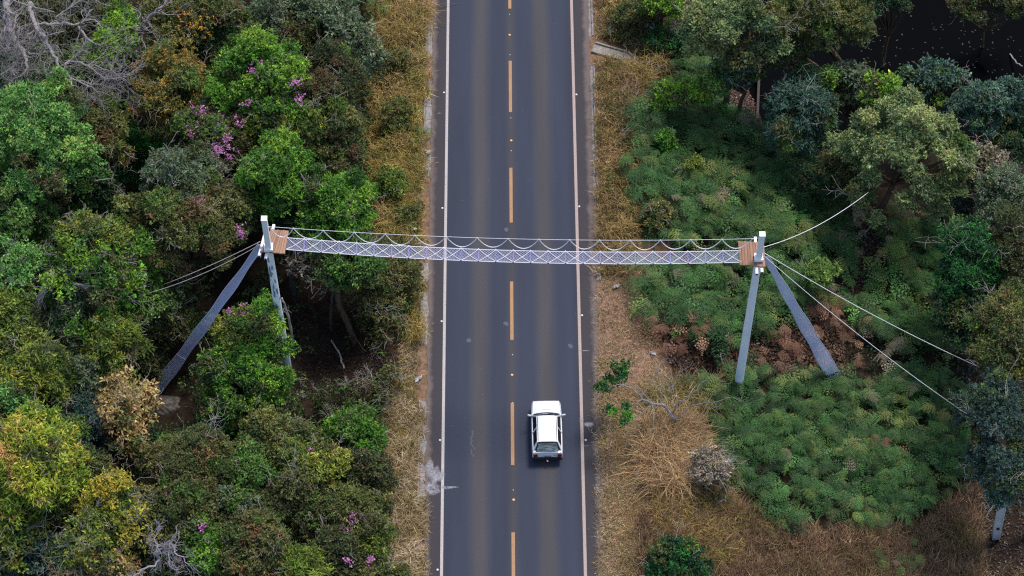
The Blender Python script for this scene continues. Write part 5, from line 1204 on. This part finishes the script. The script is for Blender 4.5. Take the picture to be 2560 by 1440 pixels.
# vines and dead twigs filling the hollow
mb = MB()
for k in range(130):
    px, py = RNG.uniform(715, 990), RNG.uniform(640, 930); p = G(px, py, RNG.uniform(0, .6))
    pts = [p]; d = unit(RNG.normal(0, 1, 3) + [0, 0, .5])
    for s in range(7): d = unit(d + RNG.normal(0, .35, 3)); pts.append(pts[-1] + d * RNG.uniform(.12, .28))
    mb.tube(pts, RNG.uniform(.006, .018), 3, cap=False)
tag(mb.alone('vines', M_BARK, (-8, 1, -1)), 'thin bare vines and twigs tangled in the dark hollow by the curved trunk', 'vines', kind='stuff')

mb = MB()
for k in range(110):
    px, py = RNG.uniform(1650, 2130), RNG.uniform(790, 940); p = G(px, py, .1)
    grow(mb, p, RNG.normal(0, 1, 3) + [0, 0, .6], RNG.uniform(.5, 1.1), .009, 1, .6, 0, 4, .3, 3, (1, 3))
tag(mb.alone('dead_stems', bark('brown_stem', lin((84, 62, 50)), lin((130, 104, 84))), (10, -3, -1)), 'thin brown dead stems among the withered ferns round the smooth pole', 'dead stems', kind='stuff')
# ------------------------------------------------------------------ undergrowth, litter
LEFT = [(-60, -60), (930, -60), (930, 600), (1000, 640), (1010, 850), (960, 860), (780, 880), (760, 1000), (960, 1010), (985, 1500), (-60, 1500)]
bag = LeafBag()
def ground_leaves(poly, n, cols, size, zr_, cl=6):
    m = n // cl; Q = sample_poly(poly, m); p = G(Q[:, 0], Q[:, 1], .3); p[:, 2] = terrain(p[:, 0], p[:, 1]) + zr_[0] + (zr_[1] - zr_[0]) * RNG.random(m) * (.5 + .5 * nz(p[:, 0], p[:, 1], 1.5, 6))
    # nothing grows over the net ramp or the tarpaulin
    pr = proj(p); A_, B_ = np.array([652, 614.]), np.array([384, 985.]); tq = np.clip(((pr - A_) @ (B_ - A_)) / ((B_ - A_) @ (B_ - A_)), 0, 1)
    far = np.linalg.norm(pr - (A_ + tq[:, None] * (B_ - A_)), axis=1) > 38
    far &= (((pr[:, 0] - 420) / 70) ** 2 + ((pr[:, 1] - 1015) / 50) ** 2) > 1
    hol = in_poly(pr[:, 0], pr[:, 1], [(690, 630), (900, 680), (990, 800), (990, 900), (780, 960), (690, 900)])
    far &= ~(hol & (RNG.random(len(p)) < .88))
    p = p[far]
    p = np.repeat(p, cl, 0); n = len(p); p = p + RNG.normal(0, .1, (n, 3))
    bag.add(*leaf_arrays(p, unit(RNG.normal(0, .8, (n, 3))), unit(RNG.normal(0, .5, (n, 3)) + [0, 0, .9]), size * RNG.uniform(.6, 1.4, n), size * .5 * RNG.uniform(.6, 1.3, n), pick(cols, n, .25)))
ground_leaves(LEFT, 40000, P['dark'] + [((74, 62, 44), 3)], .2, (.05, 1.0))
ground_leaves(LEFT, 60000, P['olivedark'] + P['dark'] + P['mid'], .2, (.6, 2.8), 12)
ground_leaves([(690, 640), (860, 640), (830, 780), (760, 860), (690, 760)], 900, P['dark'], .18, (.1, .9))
ground_leaves([(1640, -60), (2620, -60), (2620, 500), (2400, 520), (2150, 340), (1930, 330), (1900, 190), (1700, 190)], 9000, P['dark'] + [((70, 56, 44), 3)], .18, (.05, .7))
ground_leaves([(2330, 480), (2620, 480), (2620, 1300), (2420, 1250), (2400, 900)], 7000, P['bluedark'], .18, (.05, .8))
ground_leaves([(2090, 840), (2440, 840), (2440, 930), (2240, 910), (2130, 945)], 900, P['dark'] + [((84, 66, 50), 3)], .18, (.05, .6))
ground_leaves([(1640, 790), (1860, 800), (2100, 800), (2110, 940), (1900, 930), (1680, 930)], 1300, [((96, 74, 56), 4), ((70, 84, 46), 3), ((120, 94, 70), 2), ((60, 48, 40), 4)], .16, (.05, .5))
# the same growth goes on past the picture's edges
for poly, n in (([(-420, -420), (930, -420), (930, -70), (-420, -70)], 16000), ([(-420, -70), (-70, -70), (-70, 1480), (-420, 1480)], 20000), ([(-420, 1480), (985, 1480), (985, 1900), (-420, 1900)], 22000), ([(2620, 300), (2950, 300), (2950, 1480), (2620, 1480)], 12000)):
    ground_leaves(poly, n, P['olivedark'] + P['mid'] + P['brown'], .24, (.4, 3.6), 12)
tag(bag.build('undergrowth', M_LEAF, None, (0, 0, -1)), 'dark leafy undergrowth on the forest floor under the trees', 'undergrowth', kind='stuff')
bag = LeafBag()
bag.add(*litter('leaf_litter', [(1800, 200), (1890, 200), (1895, 300), (1840, 300), (1800, 250)], 1500, .17, [((104, 82, 72), 4), ((146, 126, 116), 1), ((74, 56, 48), 4)]))
bag.add(*litter('leaf_litter', [(2120, 560), (2260, 560), (2240, 740), (2080, 760)], 1500, .16, [((94, 76, 66), 4), ((70, 56, 50), 4), ((120, 104, 92), 1)]))
bag.add(*litter('leaf_litter', [(700, 760), (1000, 860), (990, 960), (760, 990), (700, 900)], 1500, .14, [((50, 40, 34), 4), ((42, 34, 30), 4), ((84, 70, 60), 1)]))  # litter in the hollow, shade put into its darkened leaf colours
bag.add(*litter('leaf_litter', [(1640, 800), (2100, 820), (2120, 950), (1700, 950)], 5200, .2, [((84, 60, 48), 4), ((62, 46, 38), 4), ((120, 96, 78), 1)], lift=.3))
bag.add(*litter('leaf_litter', [(2440, 1230), (2560, 1230), (2560, 1440), (2440, 1440)], 700, .14, [((94, 80, 76), 4), ((70, 58, 54), 4), ((126, 112, 106), 1)]))
tag(bag.build('leaf_litter', M_LEAF, None, (0, 0, -1)), 'brown fallen leaves littering bare earth under the trees and ferns', 'leaf litter', kind='stuff')
bag = LeafBag()
n = 110; Q = sample_poly([(2140, 40), (2560, 40), (2560, 200), (2150, 170)], n); p = W(Q[:, 0], Q[:, 1], -2.73)
bag.add(*leaf_arrays(p, unit(np.concatenate([RNG.normal(0, 1, (n, 2)), np.zeros((n, 1))], 1)), np.tile([0, 0, 1.], (n, 1)), RNG.uniform(.06, .2, n), RNG.uniform(.04, .1, n), pick([((84, 74, 64), 3), ((60, 52, 46), 3)], n, .3), .05))
tag(bag.build('floating_leaves', M_LEAF, None, (14, 16, -2.7)), 'small pale leaves floating on the black stream', 'leaves', kind='stuff')

# ------------------------------------------------------------------ grass
GOLD = [(120, 110, 54), (156, 130, 70), (188, 158, 100), (136, 122, 58), (110, 108, 52), (172, 142, 96)]
DRY = [(158, 134, 104), (176, 152, 120), (140, 120, 82), (116, 106, 64), (184, 160, 132)]
BROWN = [(104, 80, 62), (126, 98, 74), (144, 116, 88), (88, 70, 52), (118, 100, 64)]
bag = LeafBag()
grass_patch(bag, [(930, -40), (1078, -40), (1060, 600), (1050, 860), (1010, 860), (960, 700), (935, 520), (920, 350), (930, 120)], 42000, GOLD, (.25, .7), .024, (.25, 1.0), mound=.5)
grass_patch(bag, [(925, -40), (1060, -40), (1050, 860), (960, 700), (930, 350)], 9000, [(74, 92, 42), (96, 108, 46), (112, 114, 50)], (.3, .8), .026, (.2, .9), mound=.6, thr=.1)
grass_patch(bag, [(1060, -40), (1078, -40), (1066, 860), (1050, 860)], 3000, DRY, (.12, .32), .02, (.3, 1.0))
grass_patch(bag, [(1010, 840), (1055, 840), (1062, 1500), (985, 1500), (1000, 1120), (960, 1000), (1000, 940)], 22000, DRY + [(140, 120, 60)], (.2, .5), .022, (.3, 1.0))
grass_patch(bag, [(960, 1150), (1030, 1100), (1040, 1500), (960, 1500)], 9000, DRY, (.4, .9), .024, (.4, 1.0), mound=.3)
grass_patch(bag, [(985, 1490), (1060, 1490), (1050, 1900), (975, 1900)], 7000, DRY, (.25, .6), .024, (.3, 1.0))
grass_patch(bag, [(930, -420), (1085, -420), (1078, -40), (930, -40)], 12000, GOLD, (.25, .7), .026, (.25, 1.0), mound=.5)
tag(bag.build('grass', M_GRASS, None, (-5.5, 0, 0)), 'golden dry grass on the verge between the forest and the white edge line', 'grass', kind='stuff')
bag = LeafBag()
grass_patch(bag, [(1494, -40), (1590, -40), (1640, 20), (1610, 130), (1640, 220), (1600, 330), (1600, 560), (1580, 690), (1492, 690)], 30000, [(150, 122, 78), (112, 88, 60), (172, 142, 98), (100, 96, 50), (130, 104, 66), (160, 134, 80)], (.2, .6), .024, (.25, 1.0), mound=.4, bare=.5)
grass_patch(bag, [(1510, 0), (1600, 0), (1640, 220), (1600, 560), (1580, 690), (1510, 690)], 7000, [(74, 92, 44), (98, 106, 50), (110, 100, 54)], (.25, .65), .026, (.2, .9), mound=.4, thr=.1)
grass_patch(bag, [(1492, 660), (1590, 660), (1650, 880), (1660, 960), (1600, 1080), (1640, 1200), (1640, 1480), (1496, 1480)], 15000, DRY, (.1, .3), .02, (.4, 1.0), spread=.2, bare=.5)
grass_patch(bag, [(1494, 880), (1540, 900), (1560, 1300), (1620, 1480), (1498, 1480)], 8000, DRY + [(150, 122, 64)], (.12, .35), .02, (.4, 1.0), bare=.9)
tag(bag.build('grass', M_GRASS, None, (6, 0, 0)), 'dry grass on the verge between the dusty edge line and the ferns', 'grass', kind='stuff')
bag = LeafBag()
grass_patch(bag, [(1600, 1300), (1800, 1230), (1900, 1300), (2050, 1340), (2300, 1330), (2440, 1220), (2460, 1480), (1600, 1480)], 52000, BROWN, (.45, 1.0), .024, (.1, .8), head=math.radians(75), mound=.2)
grass_patch(bag, [(1640, 1250), (1800, 1190), (1860, 1300), (1840, 1420), (1640, 1440)], 16000, [(134, 122, 56), (112, 112, 52), (158, 138, 76), (150, 118, 70)], (.35, .8), .024, (.2, .9), mound=.3)
grass_patch(bag, [(1496, 1470), (2600, 1440), (2600, 1900), (1496, 1900)], 26000, BROWN + DRY, (.4, .9), .028, (.1, .8), mound=.2)
tag(bag.build('grass', M_GRASS, None, (14, -14, -1)), 'tall reddish brown dry grass below the green fern thicket', 'grass', kind='stuff')
def straw(label, poly, n, cols, ln, mound=.4, w_=.026):
    bag = LeafBag(); grass_patch(bag, poly, n, cols, ln, w_, (.3, 1.2), tuft=12, spread=.2, mound=mound)
    c = np.mean(poly, 0); g = G(float(c[0]), float(c[1])); t = thing('straw_clump', label, 'grass clump', g)
    bag.build('blades', M_GRASS, t)
    mb = MB()
    for q in sample_poly(poly, 26):
        p = G(q[0], q[1]); grow(mb, p, RNG.normal(0, .7, 3) + [0, 0, 1], RNG.uniform(.6, 1.2), .012, 2, .7, 0, 4, .3, 3, (2, 3))
    mb.build('dry_twigs', M_BARK_PALE, t)['kind'] = 'stuff'
STR = [(190, 162, 122), (206, 180, 142), (170, 142, 102), (148, 126, 84)]
straw('big straw coloured grass clump under the bare sapling', [(1610, 1075), (1680, 1050), (1750, 1090), (1760, 1150), (1710, 1230), (1640, 1235), (1605, 1150)], 13000, [(196, 158, 112), (150, 116, 80), (210, 178, 132), (118, 92, 66), (184, 148, 104)], (.7, 1.5), .5, .022)
straw('long straw grass leaning at the foot of the bare sapling', [(1620, 985), (1780, 960), (1800, 1040), (1640, 1060)], 3200, [(164, 136, 84), (140, 124, 76), (120, 108, 66)], (.6, 1.3), .3)
straw('pale bushy grass clump below the drainage chute', [(1570, 165), (1650, 150), (1680, 185), (1600, 215)], 2600, [(176, 144, 96), (150, 128, 76)], (.5, 1.1), .5)
straw('tall tan grass with bare stems at the top of the golden verge', [(960, 10), (1060, 10), (1060, 110), (980, 130)], 3000, [(168, 136, 96), (140, 118, 70)], (.6, 1.4), .5)
straw('dry reddish stems running down the verge beside the ferns', [(1560, 210), (1600, 210), (1600, 360), (1560, 370)], 1500, [(142, 108, 84), (116, 90, 68)], (.5, 1.1), .2)

# ------------------------------------------------------------------ ferns
bracken('bracken_thicket', 'big green fern thicket along the verge above the net bridge', [(1610, 240), (1720, 230), (1830, 260), (1930, 330), (2040, 400), (2120, 480), (2130, 560), (2000, 600), (1830, 590), (1700, 590), (1610, 560), (1590, 430)], FM_GREEN)
bracken('bracken_thicket', 'green fern patch under the net bridge between the verge and the smooth pole', [(1600, 670), (1700, 640), (1850, 640), (1850, 760), (1790, 840), (1640, 790), (1590, 720)], FM_GREEN)
bracken('bracken_thicket', 'dark fern slope around the smooth tower and under the sagging guy rope', [(1900, 480), (2110, 540), (2130, 640), (2060, 760), (1920, 820), (1840, 800), (1840, 660), (1870, 560)], FM_GREEN)
bracken('bracken_thicket', 'dark fern slope between the bare leafy hollow and the deep green tree', [(2230, 540), (2360, 520), (2400, 760), (2440, 880), (2300, 870), (2150, 810), (2090, 730), (2230, 690)], FM_GREEN)
bracken('bracken_thicket', 'largest green fern thicket below the net ramp and the brown ferns', [(1740, 960), (1880, 915), (2000, 935), (2120, 950), (2260, 905), (2390, 950), (2420, 1060), (2410, 1200), (2310, 1260), (2230, 1320), (2120, 1300), (2000, 1240), (1900, 1230), (1800, 1150)], FM_GREEN, size=(.7, 1.15))
bracken('fern', 'fern fringe spilling off the top of the forest beside the verge', [(820, -30), (920, -30), (925, 40), (840, 50)], FM_GREEN, n=60, size=(.9, 1.3), dz=1.2)
bracken('fern', 'low dark ferns between the drainage chute and the hollow', [(1680, 110), (1790, 80), (1790, 215), (1690, 220), (1660, 160)], FM_GREEN, n=150)
bracken('fern', 'yellowish fern fringe on the dry grass at the foot of the largest thicket', [(1900, 1230), (1990, 1245), (1975, 1330), (1920, 1320)], FM_GREEN, n=60)
bracken('fern', 'small pale green fern on the brown grass at the lower edge', [(2190, 1395), (2232, 1395), (2232, 1436), (2190, 1436)], FM_GREEN, n=30, size=(.5, .75), hsd=2, dz=.45)
bracken('fern', 'small pale green fern on the brown grass beside its twin, farther from the road', [(2250, 1384), (2296, 1384), (2296, 1428), (2250, 1428)], FM_GREEN, n=30, size=(.5, .75), hsd=2, dz=.45)
bracken('fern', 'little dark fern on the golden verge against the gutter', [(1032, 330), (1068, 330), (1068, 366), (1032, 366)], FM_GREEN, n=30, size=(.4, .6), hsd=2, dz=.25)
dead = [
 ('rust brown withered ferns at the foot of the net ramp', [(2030, 800), (2150, 780), (2180, 880), (2120, 930), (2060, 900)], 26, FM_DEAD),
 ('withered brown ferns at the foot of the smooth pole', [(1880, 830), (2010, 820), (2030, 920), (1880, 925)], 24, FM_DEAD),
 ('withered brown ferns between the dirt verge and the smooth pole', [(1640, 800), (1800, 820), (1830, 900), (1700, 925), (1650, 870)], 24, FM_DEAD),
 ('pale grey withered fern beside the straight guy ropes', [(2180, 850), (2260, 850), (2260, 890), (2190, 900)], 16, FM_PALE),
 ('pale grey withered fern on the dark slope under the sage tree, upper one', [(2230, 530), (2290, 530), (2280, 565), (2230, 560)], 10, FM_PALE),
 ('pale grey withered fern on the dark slope under the sage tree, lower one', [(2205, 585), (2265, 585), (2250, 630), (2205, 640)], 12, FM_PALE),
 ('tan withered fern fringe along the bare leafy hollow', [(2125, 540), (2165, 530), (2160, 640), (2110, 650)], 18, FM_PALE),
 ('tan withered fern heap between the tower ropes and net ramp', [(2010, 735), (2090, 725), (2090, 790), (2020, 800)], 16, FM_DEAD),
 ('small brown patch of withered fern within the largest thicket', [(2160, 1080), (2230, 1075), (2230, 1120), (2170, 1120)], 10, FM_DEAD),
 ('pale withered fern stripe inside the upper thicket', [(1755, 470), (1790, 450), (1790, 560), (1760, 560)], 12, FM_PALE),
 ('brown palm tuft at the bank of the black stream', [(2125, 40), (2170, 35), (2175, 75), (2130, 80)], 12, FM_DEAD),
]
for lb, poly, n, ms in dead:
    bracken('dead_fern', lb, poly, ms, dens=(2.0 if ms is FM_DEAD else 4.0), n=60, size=(.6, 1.05), hsd=1.3, dz=.15, under=.6)

# ------------------------------------------------------------------ small things
M_TARP = mat('grey_tarpaulin', rough=.75, spec=.3); v = objco(M_TARP); f = noise(M_TARP, 5, 5, .6, v); base(M_TARP, ramp(M_TARP, f, [(.3, lin((82, 77, 72))), (.7, lin((116, 110, 104)))]))
c = G(412., 1014.); n = 40; u, v2 = np.meshgrid(np.linspace(-1, 1, n), np.linspace(-1, 1, n)); mk = np.clip(1 - (np.abs(u) ** 2.6 + np.abs(v2 + .25 * u) ** 2.6), 0, 1)
h = .42 * mk ** .6 * (.7 + .3 * np.sin(3 * u + 1) * np.cos(2.3 * v2 + u)) + 1.5 * mk ** .3 * (.09 * np.abs(nz(u, v2, .35, 2)) + .12 * np.abs(nz(u, v2, .7, 5)) + .04 * np.abs(np.sin(9 * v2 + 7 * u + 2.5 * np.sin(3 * u + v2)))) * (mk > 0)
vv = np.stack([u * 1.0, v2 * .62 + .16 * u, h - .1], -1).reshape(-1, 3); ii = np.arange(n * n).reshape(n, n)
qd = np.stack([ii[:-1, :-1], ii[:-1, 1:], ii[1:, 1:], ii[1:, :-1]], -1).reshape(-1, 4); keep = (mk.reshape(-1)[qd] > 0).any(1)
me = new_mesh('tarpaulin', vv, [qd[keep]]); smooth(me)
tag(ob('tarpaulin', me, M_TARP, None, c), 'crumpled grey tarpaulin heap on the earth at the foot of the net ramp', 'tarpaulin')
pb, pt_ = G(2489., 1345.), W(2507., 1256., 2.4); d = unit(pt_ - pb)
M_POST = mat('pale_concrete_post', rough=.85, spec=.2); v = objco(M_POST); f = noise(M_POST, 5, 6, .7, v); base(M_POST, ramp(M_POST, f, [(.3, lin((160, 162, 164))), (.7, lin((206, 208, 210)))]))
t = thing('concrete_post', 'pale concrete post sticking out below the dark blue green tree', 'post', pb)
mb = MB(); R = rot_to(np.cross(d, [1, 0, 0]), d); ln = np.linalg.norm(pt_ - pb) + 1.0; c = pb + d * (ln / 2 - .2)
mb.box(c, (.30, .20, ln), R); mb.build('shaft', M_POST, t)
for s in (-1, 1):
    mb = MB(); mb.box(c + R[:, 0] * s * .165, (.05, .26, ln - .02), R); mb.build('rib', M_POST, t)
mb = MB(); mb.box(pb + d * 1.35 + R[:, 1] * -.1, (.14, .03, .3), R); mb.build('slot', M_KNOT, t)
mb = MB(); p = W(1037., 573., .9); p = G(1037., 573., .5); mb2 = MB()
th = np.linspace(0, np.pi, 9); mb.tube(np.stack([0 * th + p[0], 0 * th + p[1], p[2] + .1 * -np.cos(th)], 1), .1 * np.sin(th) + 1e-3, 14)
tag(mb.alone('ball', mat('white_ball_paint', (.8, .8, .8), .5), p, sm_=True), 'small white ball lying in the verge grass under the rope loops', 'ball')
M_BAG = mat('white_plastic_litter', (.45, .43, .42), .6)
def scrap(label, px, py, s, seed):
    r = np.random.default_rng(seed); p = G(float(px), float(py), .08); n = 7; u, v2 = np.meshgrid(np.linspace(-1, 1, n), np.linspace(-1, 1, n))
    vv = np.stack([u * s + r.normal(0, s * .2, u.shape), v2 * s * .6 + r.normal(0, s * .2, u.shape) + .5 * s * u * np.sign(seed % 2 - .5), np.abs(r.normal(0, s * .35, u.shape)) + .03], -1).reshape(-1, 3)
    ii = np.arange(n * n).reshape(n, n); tag(ob('litter_scrap', new_mesh('litter_scrap', vv, [np.stack([ii[:-1, :-1], ii[:-1, 1:], ii[1:, 1:], ii[1:, :-1]], -1).reshape(-1, 4)]), M_BAG, None, p), label, 'litter')
scrap('white scrap of litter on the dry verge just below the bridge', 1541, 717, .15, 1)
scrap('white crumpled litter on the dirt verge beside the brown ferns', 1632, 884, .14, 2)
scrap('white scrap of litter on the gutter beside the bare earth', 1046, 948, .17, 3)
scrap('pale broken concrete lump on the gutter under the small dark fern', 1066, 380, .18, 4)
scrap('white scrap below the pale bushy grass clump by the chute', 1580, 153, .15, 5)
